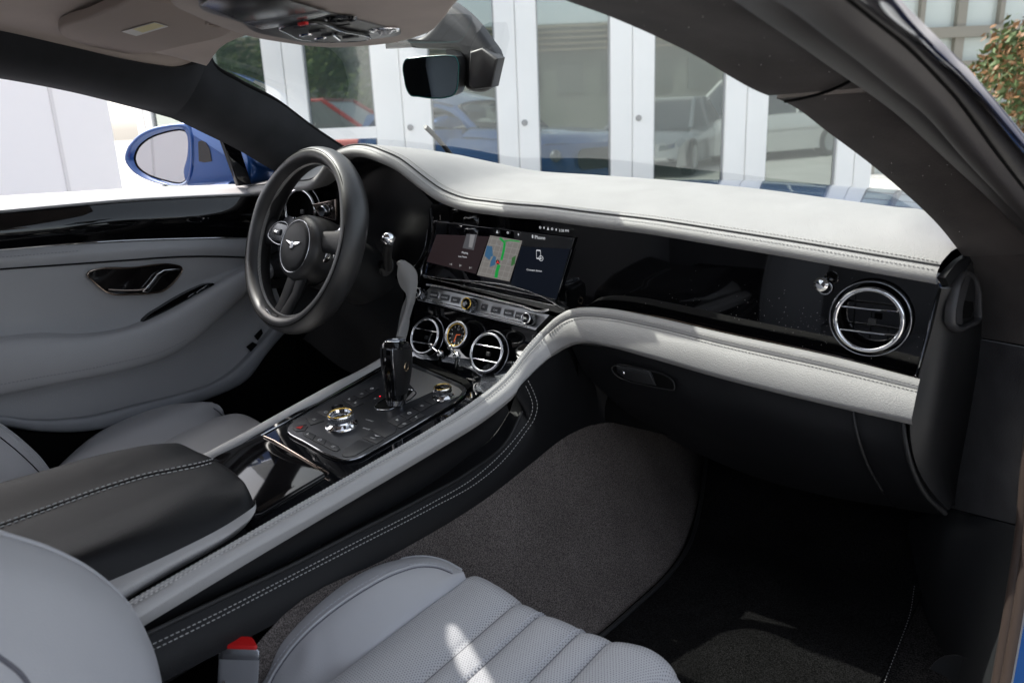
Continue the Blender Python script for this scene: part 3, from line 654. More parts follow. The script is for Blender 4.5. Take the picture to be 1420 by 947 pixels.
plate('phone_icon', rect(T(*zt(884, 393), .0085), X, Z, .0078, .0120, .0006), -Y, .0001, SDK, ts_)
torus('phone_icon', T(*zt(900, 418), .0086), -Y, .0044, .0005, SW, ts_, 24, 6)
for w_, h_ in ((.0045, .0008), (.0008, .0045)): plate('phone_icon', rect(T(*zt(900, 418), .0088), X, Z, w_, h_), -Y, .0001, SW, ts_)
plate('status_icon', rect(T(*zt(845, 275), .0085), X, Z, .0028, .0055, .0006), -Y, .0001, SW, ts_)
for i, (a, b) in enumerate(((895, 216), (920, 218), (946, 222), (973, 226), (1000, 230), (612, 243), (682, 250), (752, 262))):
    if i % 3 == 0: torus('status_icon', T(*zt(a, b), .0085), -Y, .0017, .0005, SW, ts_, 14, 6)
    elif i % 3 == 1: plate('status_icon', rect(T(*zt(a, b), .0085), X, Z, .0024, .0038, .0008), -Y, .0001, SW, ts_)
    else: plate('status_icon', [T(*zt(a-7, b+10), .0085), T(*zt(a+8, b+11), .0085), T(*zt(a, b-11), .0085)], -Y, .0001, SW, ts_)
for a, b, f_ in ((308, 457, 1), (372, 465, 0), (437, 480, -1)):
    if f_ == 0: plate('playback_icon', [T(*zt(a-8, b-9), .0085), T(*zt(a-8, b+9), .0085), T(*zt(a+10, b), .0085)], -Y, .0001, SGY, ts_)
    else:
        plate('playback_icon', [T(*zt(a+8*f_, b-9), .0085), T(*zt(a+8*f_, b+9), .0085), T(*zt(a-5*f_, b), .0085)], -Y, .0001, SGY, ts_)
        plate('playback_icon', rect(T(*zt(a-8*f_, b), .0085), X, Z, .0008, .0036), -Y, .0001, SGY, ts_)
tube('screen_frame', [F(587, 382, .007), F(770, 421.5, .007), F(783, 430, .007)], .0010, SATIN, da, n=20)
tube('screen_frame', [F(587.5, 384.5, .007), F(770, 424, .007)], .0009, SATIN, da, n=16)
tube('screen_frame', [F(793, 346, .006), F(770, 421, .006)], .0005, DCHROME, da)
tube('screen_frame', [F(590, 380, .006), F(595, 358, .006), F(600, 330, .006)], .0009, mat('blue chrome', (.2, .3, .55), .1, 1), da)
# switch bar under the screen
bx = Vector((1, 0, 0)); bnm = Vector((0, -.93, .37)).normalized(); bup = bnm.cross(-bx).normalized(); bup = bup if bup.z > 0 else -bup
q0 = V(668, 427, 'y', -.05)
def B_(a, b, d=0): return VP(a, b, q0+bnm*d, bnm)
bs = plate('switch_bar', [B_(*p) for p in [(578, 416), (597, 398), (762, 437), (742, 458), (732, 455)]], bnm, .0, BRUSH, da, back=.02)
tube('chrome_strip', [B_(592, 395, .002), B_(620, 400, .005), B_(670, 412, .006), (B_(720, 424, .005)), B_(756, 431, .003), B_(761, 429, 0)], .0028, SATIN, da, n=40)
tube('chrome_strip', [B_(580, 412.5, .001), B_(732, 449, .001)], .0014, SATIN, bs)
tube('chrome_strip', [B_(579, 415.5, .001), B_(732, 453, .001)], .0014, SATIN, bs)
lab = {0: 'SCREEN', 1: 'PHONE', 2: 'NAV', 5: 'CAR', 6: 'MEDIA', 7: 'RADIO'}
for k, (a, b) in enumerate(((602.5, 409), (617.5, 412.5), (632, 416), (645, 419.5), (672, 426), (688, 430), (706, 434), (722, 438))):
    c = B_(a, b, .0005); ww = .0215 if k not in (3, 4) else .014
    bt = plate('bar_button', rect(c, bx, bup, ww, .0110, .002), bnm, .002, mat('bar switch grey', (.045, .046, .05), .35), bs, bev=.0006)
    tube('button_outline', rect(c+bnm*.0003, bx, bup, ww+.002, .0130, .0025), .0005, CHROME, bt, closed=True, k=6)
    if k in lab: text(lab[k], c+bnm*.0023-bup*.0008, bx, bup, .0048, LETT, bt, bold=.01)
    elif k == 4: text('AC', c+bnm*.0023, bx, bup, .0048, LETT, bt)
for k, (a, b, rr_) in enumerate(((587.5, 405.5, .0105), (656, 420.5, .012), (738, 441, .0105))):
    c = B_(a, b+3, 0)
    kn = lathe('rotary_knob', [(rr_*1.05, 0), (rr_*1.12, .004), (rr_*.95, .010), (rr_*.98, .018), (rr_*.9, .021), (rr_*.7, .0215), (0, .0215)], c, bnm, PIANO, da, 40)
    mb = MB()
    for q in range(28):
        an = 2*math.pi*q/28; x_, y_, n_ = basis(bnm); o_ = c+x_*(math.cos(an)*rr_*1.0)+y_*(math.sin(an)*rr_*1.0); mb.add(*tube_g([o_+bnm*.004, o_+bnm*.018], .0007, 5))
    mb.build('knurling', DCHROME, kn)
    torus('knob_rim', c+bnm*.0205, bnm, rr_*.86, .0013, GOLD if k == 1 else CHROME, kn, 40, 8)
    text(('VOL', 'ON', 'SEL')[k], c+bnm*.0222, bx, bup, .0048, LETT, kn)
# lower stack: lacquered panel bending into the console
LS = mat('lacquered stack panel', (.34, .36, .39), .27, .9)
st_rows = [L([(576, 418, -.055), (650, 437, -.055), (745, 460, -.055)], 'y'), L([(572, 450, -.065), (640, 465, -.065), (735, 478, -.062)], 'y'),
           L([(566, 487, -.088), (625, 495, -.088), (718, 502, -.088)], 'y'), L([(556, 506, -.108), (615, 515, -.110), (700, 520, -.122)], 'y'), L([(548, 512, -.15), (610, 525, -.152), (672, 545, -.185)], 'y')]
ls = sheet('lower_panel', st_rows[:3], mat('stack lacquer', (.004, .004, .005), .05, coat=1), da, 24, 16, thick=.004)
sheet('lower_panel', st_rows[2:], LS, da, 24, 24, thick=.004)
vn = Vector((0, -.90, .44)).normalized(); vx, vy_, _ = basis(vn)
if vy_.z < 0: vy_ = -vy_
def air_vent(c, n, R, nm='air_vent', lab_=None, slats=(.33, -.38), mouth=.93, ringm=CHROME, collar=True):
    x, y, n = basis(n)
    if y.z < 0: y = -y
    o = lathe(nm, [(R*.97, .012), (R*.95, .002), (R*.9, -.012), (R*.6, -.016), (0, -.017)], c, n, VOID, da, 56)
    torus('vent_ring', c+n*.010, n, R*.93, R*.075, ringm, o, 64, 14)
    if collar: torus('vent_ring', c+n*.002, n, R*1.13, R*.035, DCHROME, o, 64, 10)
    for s in slats:
        w_ = math.sqrt(1-s*s)*R*.86; P = [c+y*(s*R)+x*t*w_+n*(.007+.002*(1-t*t)) for t in (-1, -.5, 0, .5, 1)]
        tube('vent_vane', P, .0022*R/.04, ringm, o, n=16, flat=.7)
    for t in (-.5, 0, .5):
        a = c+x*(t*R)-n*.004; plate('vent_blade', rect(a-n*.006, n, y, .002, R*1.3), x, .0008, VOID, o)
    plate('vane_tab', rect(c+x*(R*.1)+n*.006-y*R*.05, x, y, R*.22, R*.2, R*.03), n, .004, PLAST, o, bev=.001)
    return o
for a, b, nm in ((595.5, 468, .0355), (681, 491, .0362)):
    air_vent(V(a, b, 'y', -.082 if a < 600 else -.098)+vn*.004, vn, nm)
# clock
cc = V(638, 466, 'y', -.080)+vn*.004
ck = lathe('clock', [(.025, -.004), (.0262, .006), (.0245, .0085), (.0225, .009), (.0215, .005), (0, .005)], cc, vn, mat('clock face black', (.006, .006, .007), .5, spec=.2), da, 48)
torus('clock_bezel', cc+vn*.008, vn, .0238, .0026, CHROME, ck); torus('clock_bezel', cc+vn*.0075, vn, .0205, .0012, GOLD, ck)
ty = vy_; tx = ty.cross(vn); tx = tx if tx.x > 0 else -tx
for h in range(12):
    an = math.pi/2-h*math.pi/6; d = tx*math.cos(an)+ty*math.sin(an); p = cc+vn*.0056+d*.0165
    plate('hour_mark', rect(p, d, vn.cross(d), .0035, .0011), vn, .0003, LETT, ck)
text('12', cc+vn*.0058+ty*.0105, tx, ty, .006, LETT, ck); text('6', cc+vn*.0058-ty*.0115, tx, ty, .005, LETT, ck); text('3', cc+vn*.0058+tx*.0115, tx, ty, .005, LETT, ck); text('9', cc+vn*.0058-tx*.0115, tx, ty, .005, LETT, ck)
for an, l_, w_ in ((math.radians(-98), .015, .0012), (math.radians(8), .010, .0014)):
    d = tx*math.cos(an)+ty*math.sin(an); plate('clock_hand', rect(cc+vn*.0066+d*(l_*.42), d, vn.cross(d), l_, w_), vn, .0005, ORNG, ck)
# organ stops under the vents
for a, b, a2, b2 in ((600, 480, 611, 494), (626, 482, 634, 497)):
    p = V(a, b, 'y', -.14)
    s_ = tube('vent_pull', [V(a2-2, b2+14, 'y', -.115), V(a2, b2, 'y', -.135)], .0035, DCHROME, da, n=8)
    lathe('pull_knob', [(0, .008), (.004, .0075), (.0065, .004), (.0068, 0), (.005, -.004), (.003, -.006)], V(a2, b2-3, 'y', -.138), (0, -.6, .8), CHROME, s_, 24)
    tube('pull_stem', [V(a2, b2-3, 'y', -.138), V(a-2, b, 'y', -.13)], .0022, CHROME, s_)
    lathe('pull_knob', [(0, .006), (.004, .005), (.005, .001), (.003, -.003)], V(a-2, b, 'y', -.13), (0, -.6, .8), CHROME, s_, 20)
# passenger vent and its pull
pv = air_vent(V(1206, 442, 'y', -.028), Vector((.06, -1, .06)), .0445)
p = V(1140, 394, 'y', -.035)
pk_ = lathe('vent_pull', [(0, .013), (.006, .0125), (.0095, .009), (.010, .006), (.0085, .003), (.005, 0), (.005, -.012)], p, (.1, -1, .15), CHROME, da, 32)
torus('pull_collar', V(1144, 399, 'y', -.021), (0, -1, 0), .009, .0018, DCHROME, pk_)
# driver vent and gauge cluster behind the wheel
dv = air_vent(V(421, 292, 'y', -.05), Vector((.1, -1, .1)), .047, slats=(-.35,))
sheet('fascia_panel', [L([(345, 285, -.03), (400, 272, -.03), (450, 268, -.03)], 'y'), L([(345, 400, -.03), (400, 400, -.03), (450, 400, -.03)], 'y')], PIANO, da, 8, 6)
plate('switch_pod', [V(a, b, 'y', -.06) for a, b in [(435, 283), (468, 276), (468, 306), (446, 300)]], -Y, .006, mat('warm chrome', (.45, .38, .35), .15, 1), da, bev=.002)
lathe('light_switch', [(0, .012), (.010, .012), (.012, .009), (.013, 0)], V(452, 292, 'y', -.068), -Y, DCHROME, da, 28)
# pale trim from the passenger door down into the console rail (dashboard share)
pairs = [((1276, 525, -.062), (1264, 583, -.095)), ((1170, 497.5, -.062), (1165, 562, -.095)), ((1000, 460.5, -.062), (1000, 522, -.095)), ((900, 437.5, -.062), (900, 493, -.095)), ((840, 427, -.064), (845, 479.5, -.092)), ((808, 426, -.066), (812, 474, -.088)), ((787, 430, -.070), (796, 476, -.082)), ((770, 440, -.074), (783, 481, -.078))]
cons = [((752, 457, .160), (767, 491, .184)), ((735, 475, .159), (745, 511, .184)), ((700, 520, .157), (717, 543, .182)), ((650, 560, .156), (672, 579, .180)), ((600, 592, .156), (625, 607, .178)), ((500, 650, .156), (525, 665, .177)), ((400, 707, .156), (425, 722, .176)), ((300, 765, .156), (322, 779, .176)), ((180, 833, .156), (200, 853, .176)), ((100, 880, .156), (120, 902, .176))]
Up_ = L([a for a, b in pairs], 'y')+L([a for a, b in cons], 'x'); Lo_ = L([b for a, b in pairs], 'y')+L([b for a, b in cons], 'x')
n_ = 200; Us = cat(Up_, n_); D = [0]
# keep the pairing of upper and lower points
def paired(A, B, n):
    a = []; b = []; Dl = [0]
    for p, q in zip(A, A[1:]): Dl.append(Dl[-1]+(p-q).length)
    return Dl
def resamp(P, T, n):
    'resample P at the knots T (shared)'
    out = []
    for k in range(n):
        s = T[-1]*k/(n-1); i = 0
        while i < len(T)-2 and T[i+1] < s: i += 1
        h = T[i+1]-T[i]; t = (s-T[i])/h
        def tan(j):
            if j == 0: return (P[1]-P[0])/(T[1]-T[0])
            if j == len(P)-1: return (P[-1]-P[-2])/(T[-1]-T[-2])
            ha, hb = T[j]-T[j-1], T[j+1]-T[j]
            return ((P[j]-P[j-1])/ha*hb+(P[j+1]-P[j])/hb*ha)/(ha+hb)
        m1, m2 = tan(i)*h, tan(i+1)*h; t2, t3 = t*t, t*t*t
        out.append(P[i]*(2*t3-3*t2+1)+m1*(t3-2*t2+t)+P[i+1]*(-2*t3+3*t2)+m2*(t3-t2))
    return out
Tk = paired(Up_, Lo_, n_); A_ = resamp(Up_, Tk, n_); B2 = resamp(Lo_, Tk, n_)
for P_ in (A_, B2):           # even out the bend where the trim turns into the console rail
    dist = [(p-CAM).length for p in P_]; dr = [(p-CAM).normalized() for p in P_]
    for _ in range(60): dist = [dist[0]]+[(dist[i-1]+2*dist[i]+dist[i+1])/4 for i in range(1, n_-1)]+[dist[-1]]
    for i in range(n_): P_[i] = CAM+dr[i]*dist[i]
rows = [[] for _ in range(11)]
for i in range(n_):
    a, b = A_[i], B2[i]; t = A_[min(i+1, n_-1)]-A_[max(i-1, 0)]; w = b-a; n = t.cross(w).normalized()
    if n.dot(CAM-a) < 0: n = -n
    inn = Vector((0, 1, 0)) if a.y > -.1 and a.x > .2 else Vector((-1, .3, 0)).normalized()
    for k, (s, h) in enumerate(((0, -.014), (0.0, -.002), (.02, .0012), (.12, .0022), (.26, .0026), (.275, .0012), (.29, .0026), (.6, .0034), (.95, .0028), (1.0, -.0005), (1.0, -.02))):
        rows[k].append(a+w*s+n*h)
cut = next(i for i in range(n_) if Tk[-1]*i/(n_-1) > Tk[8])
def seg(name, i0, i1, m_, par):
    s_ = S.__new__(S); s_.g = [r[i0:i1] for r in rows]; s_.nu = i1-i0; s_.nv = 11; s_.build(name, m_, par, 0, 70)
seg('lower_trim', 0, cut+1, WHITE, da)
thr = mat('pale seam thread', (.34, .33, .31), .6); sm = mat('seam shadow', (.10, .10, .10), .8)
tube('piping', [rows[5][i]+Vector((0, -.0002, .0002)) for i in range(0, cut)], .0009, sm, da)
for k1, k2, t in ((3, 4, .45), (6, 7, .12)):
    stitch('stitching', [rows[k1][i].lerp(rows[k2][i], t)+(CAM-rows[k1][i]).normalized()*.0006 for i in range(0, cut)], thr, da, r=.00065, dash=.0034, gap=.0018)
# left twin of the trim beside the wheel
ltl = L([(552, 368, -.100), (551, 385, -.098), (555, 397, -.096), (563, 408, -.098), (563, 425, -.108), (557, 445, -.12), (549, 467, -.14)], 'y'); ltr = L([(561, 361, -.088), (573, 370, -.082), (579, 385, -.08), (578, 402, -.084), (574, 421, -.092), (568, 442, -.105), (560, 467, -.13)], 'y')
sheet('lower_trim', [ltl, [p.lerp(q, .5)+Vector((0, -.006, .002)) for p, q in zip(ltl, ltr)], ltr], WHITE, da, 30, 8, thick=.02)
# glovebox
gr = [[(790, 476, -.034), (811, 516, -.02), (842, 548, .0), (862, 566, .03), (884, 582, .06)], [(880, 487, -.036), (895, 525, -.035), (918, 565, -.012), (935, 592, .02), (955, 622, .06)], [(960, 510, -.037), (975, 555, -.04), (998, 600, -.015), (1015, 630, .02), (1030, 655, .06)], [(1060, 536, -.037), (1068, 570, -.045), (1092, 625, -.022), (1110, 660, .015), (1125, 683, .06)], [(1130, 553, -.037), (1138, 590, -.045), (1160, 640, -.025), (1182, 675, .01), (1198, 697, .055)], [(1181, 567, -.037), (1187, 600, -.045), (1200, 640, -.032), (1222, 680, .0), (1240, 703, .05)]]
gl = [L(c, 'y') for c in gr]; gl = [list(c) for c in zip(*gl)]
gs = S(gl, 50, 30); gs.build('glovebox_lid', BLACK, da, .01)
gr2 = [[(1184, 567, -.034), (1190, 600, -.042), (1203, 640, -.029), (1225, 681, .003), (1243, 704, .053)], [(1222, 578, -.036), (1226, 610, -.042), (1238, 650, -.034), (1256, 685, -.01), (1280, 710, .03)], [(1250, 584, -.040), (1254, 615, -.046), (1264, 652, -.043), (1282, 685, -.03), (1310, 712, -.01)]]
gl2 = [list(c) for c in zip(*[L(c, 'y') for c in gr2])]
sheet('dash_end_trim', gl2, BLACK, da, 16, 24, thick=.01)
tube('panel_edge', L([(1252, 584, -.044), (1256, 615, -.05), (1266, 652, -.047), (1284, 686, -.034), (1311, 712, -.014)], 'y'), .0035, PLAST, da, n=30)
tube('panel_edge', L([(1182, 567, -.040), (1188, 600, -.048), (1201, 640, -.035), (1223, 680, -.003)], 'y'), .0022, PLAST, da, n=30)
MB().add(*box_g((.45, .2, .62), (.56, .3, .2))).build('glovebox_body', VOID, da, False)
ro = [V(a, b, 'y', -.0465) for a, b in [(848, 511), (856, 506), (878, 509), (902, 514), (922, 520), (934, 530), (935, 540), (920, 539), (895, 534), (870, 528), (854, 520)]]
rx = plate('latch_recess', cat(ro, 40, True), (0, -1, 0), .0004, VOID, da, back=.004)
tube('recess_rim', cat(ro, 40, True), .0014, PLAST, rx, closed=True)
pl_ = [V(a, b, 'y', -.050) for a, b in [(856, 506.5), (864, 507), (902, 515), (910.5, 534), (884, 529), (868, 524), (857, 515)]]
plate('glovebox_latch', pl_, (0, -1, 0), .004, mat('latch metal', (.07, .07, .072), .3, .8), da, bev=.0012)
tube('latch_edge', pl_, .0007, DCHROME, da, closed=True)
lathe('latch_lock', [(0, .001), (.003, .001), (.004, 0)], V(863, 517, 'y', -.055), -Y, CHROME, da, 20)
# end cap by the door, with its grab recess
e0 = L([(1302, 398, -.03), (1287, 465, -.03), (1272, 526, -.035), (1260, 583, -.045), (1262, 625, -.045), (1280, 672, -.03), (1308, 708, -.012)], 'y')
e1 = L([(1312, 398, -.025), (1300, 460, -.025), (1290, 526, -.03), (1284, 583, -.035), (1284, 625, -.03), (1294, 665, -.015), (1312, 700, .0)], 'y')
e2 = L([(1338, 362, .005), (1355, 430, .05), (1351, 500, .06), (1342, 560, .07), (1330, 620, .075), (1322, 660, .08), (1316, 700, .09)], 'y')
sheet('end_cap', [e0, e1, mid(e1, e2, .004), e2], PLAST, da, 40, 16, thick=.008)
eo = [(1336, 377), (1347, 383), (1353, 398), (1355, 425), (1354, 444), (1340, 452), (1325, 456), (1319, 450), (1318, 436), (1322, 410), (1328, 388)]
EO = [V(a, b, 'y', -.03+.0011*(a-1318)) for a, b in cat([Vector((*p, 0)) for p in eo], 40, True) for a, b in [(a.x, b.y)]] if False else [V(p.x, p.y, 'y', -.036+.0017*(p.x-1318)) for p in cat([Vector((*p, 0)) for p in eo], 40, True)]
eh = tube('speaker_surround', EO, .0065, mat('cap grey plastic', (.035, .034, .035), .45), da, closed=True, flat=.6)
eo2 = [(1338, 388), (1345, 392), (1349, 405), (1350, 430), (1347, 440), (1330, 442), (1331, 425)]
plate('speaker_recess', [V(a, b, 'y', -.034+.0017*(a-1318)) for a, b in eo2], Vector((-.4, -1, 0)), .001, VOID, eh)
sheet('speaker_recess', [[V(a, b, 'y', -.037+.0017*(a-1318)) for a, b in [(1336, 380), (1328, 400), (1323, 425), (1322, 448)]], [V(a, b, 'y', -.035+.0017*(a-1318)) for a, b in [(1342, 384), (1336, 405), (1331, 425), (1330, 450)]]], mat('cap grey plastic', (.035, .034, .035), .45), eh, 12, 6, thick=.004)

# =================================================================== steering wheel
wc = Vector((-.2985, -.2085, .8642)); wn = Vector((-.125, -.925, .358)).normalized()
wx = Z.cross(wn).normalized(); wy = wn.cross(wx)
swt = thing('steering_wheel', 'black leather steering wheel with winged badge on its round hub', 'steering wheel', tuple(wc))
def WP(x, y, h=0): return wc+wx*x+wy*y+wn*h
RW = .1610; k_ = 96
rim = []
for j in range(k_):
    a = 2*math.pi*j/k_; d = wx*math.cos(a)+wy*math.sin(a)
    g = 1+.10*math.exp(-((math.degrees(a) % 360-25)/14)**2)+.10*math.exp(-((math.degrees(a) % 360-155)/14)**2)
    rim.append([wc+d*(RW+math.cos(t)*.0165*g)+wn*(math.sin(t)*.0255*g-.006) for t in [2*math.pi*q/20 for q in range(20)]])
rim.append(rim[0])
WL_ = mat('wheel leather', (.022, .0215, .022), .40, spec=.7, bump=.25, bscale=900, btype='voronoi', bdist=.0005)
ro_ = MB().add(*grid(rim, True)).build('rim', WL_, swt, True, 80)
st = [wc+(wx*math.cos(a)+wy*math.sin(a))*(RW-.0168)+wn*.001 for a in [2*math.pi*j/240 for j in range(241)]]
mb = MB()
for j in range(0, 300):
    a = 2*math.pi*j/300; d = wx*math.cos(a)+wy*math.sin(a); p = wc+d*(RW-.0168)+wn*.0035; tq = wn.cross(d)
    mb.add(*tube_g([p-tq*.001, p+tq*.0008-wn*.006], .0007, 5))
mb.build('stitching', STW, ro_, False)
torus('rim_seam', wc+wn*.0178, wn, RW+.006, .0009, VOID, ro_, 96, 6)
# hub
hc = WP(-.004, -.014, -.016)
hubo = lathe('hub', [(.052, -.09), (.062, -.06), (.067, -.035), (.068, -.01), (.066, .008), (.060, .018), (.052, .022), (.050, .020)], hc, wn, WL_, swt, 56, sx=1.0, sy=.95, xd=wx, angle=70)
bd = lathe('hub_pad', [(.0485, .018), (.0485, .021), (.040, .0245), (.02, .0265), (0, .027)], hc, wn, BLACK, swt, 56, xd=wx, angle=70)
tr = torus('hub_ring', hc+wn*.021, wn, .0495, .0012, DCHROME, bd, 64, 8, xd=wx)
# winged badge
def HB(x, y, h=.0272): return hc+wx*x+wy*y+wn*(h-.5*(x*x+y*y))
wing = [(-.003, -.004), (-.006, -.003), (-.012, .0005), (-.018, .003), (-.0265, .0085), (-.015, .008), (-.006, .0065), (-.0035, .0055)]
for s in (-1, 1):
    plate('winged_badge', [HB(-s*x, y) for x, y in wing], wn, .0014, CHROME, bd, bev=.0004)
plate('winged_badge', [HB(.0062*math.cos(a), .0078*math.sin(a)) for a in [2*math.pi*j/20 for j in range(20)]], wn, .0016, DCHROME, bd, bev=.0004)
text('B', HB(0, 0, .0292), wx, wy, .0150, mat('badge white metal', (.7, .7, .72), .3, .3), bd, 'badge_letter', ext=.0004, bold=.02)
# spokes
def spoke(P, W_, th, name='spoke', m_=BLACK):
    rows = []
    for (x, y, h), w in zip(P, W_):
        c = WP(x, y, h-.012); i = P.index((x, y, h)); q = P[min(i+1, len(P)-1)]; o = P[max(i-1, 0)]
        d = Vector((q[0]-o[0], q[1]-o[1], 0)).normalized(); px_, py_ = -d.y, d.x; sd = wx*px_+wy*py_
        rows.append([c+sd*(w*math.cos(t)*(1 if abs(math.cos(t)) < .9 else 1))+wn*(th*math.sin(t)) for t in [2*math.pi*k/14 for k in range(14)]])
    return MB().add(*grid(rows, True)).build(name, m_, swt, True, 80)
spoke([(-.05, .004, -.006), (-.09, .006, -.004), (-.13, .008, -.002), (-.160, .010, 0)], [.020, .021, .026, .036], .009)
spoke([(.05, .004, -.006), (.09, .006, -.004), (.13, .008, -.002), (.160, .010, 0)], [.020, .021, .026, .036], .009)
spoke([(-.012, -.055, -.004), (-.024, -.10, -.002), (-.030, -.13, 0), (-.034, -.150, .002)], [.022, .018, .018, .024], .008)
spoke([(.012, -.055, -.004), (.008, -.10, -.002), (-.006, -.13, 0), (-.014, -.153, .002)], [.020, .014, .015, .022], .008)
for s in (-1, 1):
    o = [WP(s*x, y, -.004 if s < 0 else -.034) for x, y in [(.055, .024), (.095, .026), (.112, .016), (.120, -.002), (.108, -.008), (.056, -.010)]]
    pd = plate('switch_pod', o, wn, .004, mat('pod grey', (.06, .063, .07), .25, .4), swt, bev=.0015)
    tube('pod_edge', [p+wn*.004 for p in o], .0009, DCHROME, pd, n=40, closed=True)
    plate('switch', rect(WP(s*.088, .008, .000 if s < 0 else -.030), wx, wy, .03, .012, .002), wn, .003, BTN, pd, bev=.001)
    lathe('thumb_roller', [(0, .006), (.004, .0055), (.006, .003), (.006, 0)], WP(s*.083, .007, .002 if s < 0 else -.028), wn, CHROME, pd, 20, sx=1.4, sy=.8, xd=wx)
    # gear paddle behind
    po_ = [WP(s*x, y, -.030) for x, y in [(.075, .03), (.11, .045), (.128, .03), (.122, -.02), (.10, -.035), (.08, -.02)]]
    plate('gear_paddle', cat(po_, 30, True), wn, .004, DCHROME if s > 0 else mat('paddle grey', (.12, .12, .13), .35, .5), swt, bev=.0015)
plate('chrome_collar', [WP(x, y, -.028) for x, y in [(.060, .026), (.072, .022), (.074, .0), (.070, -.024), (.061, -.032), (.066, -.01)]], wn, .010, CHROME, swt, bev=.003)
plate('spoke_clip', [WP(x, y, .010) for x, y in [(-.046, -.140), (-.026, -.146), (-.026, -.153), (-.044, -.148)]], wn, .004, DCHROME, swt, bev=.001)
plate('spoke_clip', [WP(x, y, .010) for x, y in [(0, -.147), (-.022, -.148), (-.022, -.155), (0, -.155)]], wn, .004, BTN, swt, bev=.001)
tube('column_shroud', [WP(0, -.02, -.05), WP(0, -.03, -.12), WP(0, -.05, -.20)], [.062, .060, .06], PLAST, swt, k=24)
# stalk on the right of the column
sk = thing('column_stalk', 'black column stalk with polished round tip to the right of the wheel', 'stalk', tuple(V(540, 360, 'y', -.12)))
tube('stalk_arm', L([(538, 372, -.10), (537, 355, -.115), (539, 338, -.13)], 'y'), .0085, PLAST, sk, n=10, k=16)
lathe('stalk_boot', [(.016, .0), (.018, .004), (.012, .012), (.009, .02)], V(538, 372, 'y', -.09), (0, -.8, .5), PLAST, sk, 28)
tip = V(538, 331, 'y', -.135)
lathe('stalk_tip', [(0, .017), (.008, .0165), (.0115, .013), (.0125, .006), (.0115, -.004), (.0125, -.012), (.008, -.016), (0, -.016)], tip, (.75, -.55, .1), CHROME, sk, 36, angle=70)
torus('tip_ring', tip+Vector((.75, -.55, .1)).normalized()*.015, (.75, -.55, .1), .007, .001, DCHROME, sk, 28, 8)

rnd = random.Random(5); mb = MB()
for _ in range(170):
    a = rnd.choice((rnd.gauss(1120, 45), rnd.uniform(820, 1290))); b = rnd.gauss(430+(a-1000)*.18, 22); r = rnd.choice((.0002, .0003, .0003, .0005))
    if 1150 < a < 1262 and 390 < b < 495: continue
    p = V(a, b, 'y', fy-.0004); mb.add(*lathe_g([(0, r*.6), (r, 0), (0, -r*.6)], p, (0, -1, 0), 6))
mb.build('dust', mat('dust', (.5, .48, .46), .9), da)
# =================================================================== centre console
co = thing('center_console', 'centre console with pale leather rails, round dials and stitched black side panel', 'console', (0, -.5, .3))
seg('side_rail', cut, n_, PALE, co)
tube('piping', [rows[5][i]+Vector((.0002, 0, .0002)) for i in range(cut, n_)], .0009, sm, co)
for k1, k2, t in ((1, 2, .9), (3, 4, .3), (6, 7, .05)):
    stitch('stitching', [rows[k1][i].lerp(rows[k2][i], t)+(CAM-rows[k1][i]).normalized()*.0006 for i in range(cut, n_)], mat('rail thread', (.60, .59, .57), .6), co, r=.0007, dash=.0036, gap=.002)
cpp = Vector((0, -.40, .617)); cpn = Vector((0, -.055, 1)).normalized()
def CP(a, b, d=0): return VP(a, b, cpp+cpn*d, cpn)
cx = X; cy = cpn.cross(cx)
# gloss surround
gp = [CP(*p) for p in [(690, 520), (640, 568), (600, 598), (500, 655), (400, 713), (300, 771), (200, 828), (130, 780), (300, 638), (350, 606), (420, 566), (470, 539), (530, 503), (560, 494), (640, 505)]]
plate('console_surround', gp, cpn, .0, mat('console lacquer', (.004, .0045, .006), .04, spec=.45), co, back=.01)
# driver side rail
lr = [(556, 480, -.108), (540, 500, -.118), (520, 512, -.12), (470, 541, -.12), (420, 570, -.12), (350, 609, -.12), (290, 641, -.12), (200, 690, -.12)]
lr0 = [(548, 478, -.135), (530, 496, -.142), (510, 509, -.142), (460, 534, -.142), (410, 561, -.142), (340, 600, -.142), (280, 632, -.142), (190, 680, -.142)]
LA, LB = L(lr0, 'x'), L(lr, 'x')
band('side_rail', cat(LA, 60), cat(LB, 60), .006, PALE, co, thick=.004)
sheet('side_panel', [cat(LA, 20), [p+Vector((-.01, 0, -.15)) for p in cat(LA, 20)], [p+Vector((-.03, 0, -.33)) for p in cat(LA, 20)]], BLACK, co, 20, 8)
tube('chrome_strip', [CP(534, 508, .001), CP(470, 543, .001), CP(420, 572, .001), CP(362, 604, .001)], .0013, DCHROME, co, n=20)
# switch panel
sp_o = [(401, 592), (398, 597), (401, 602), (420, 613), (468, 637), (480, 640.5), (494, 638), (520, 625), (560, 602), (600, 578), (635, 557), (644, 549), (646, 542), (640, 536), (620, 527), (590, 514), (572, 506), (560, 503), (548, 506), (520, 522), (470, 550), (430, 573)]
SP = cat([CP(*p, .001) for p in sp_o], 110, True)
spn = plate('switch_panel', SP, cpn, .003, PANELM, co, bev=.001)
tube('panel_rim', [p+cpn*.0025 for p in SP], .0011, DCHROME, spn, closed=True, k=8)
plate('metal_inlay', [CP(*p, .0045) for p in [(567, 507), (572, 510), (600, 521), (636, 538), (641, 543), (637, 549), (626, 554), (600, 543), (580, 552), (556, 562), (575, 540), (556, 520), (556, 508)]], cpn, .0006, BRUSH, spn)
plate('rear_slot', [CP(*p, .004) for p in [(566, 500), (640, 531), (648, 540), (654, 536), (648, 527), (610, 510), (574, 494)]], cpn, .001, VOID, co)
gl_ = L([(558, 487, -.14), (620, 512, -.135), (668, 528, -.13)], 'y')
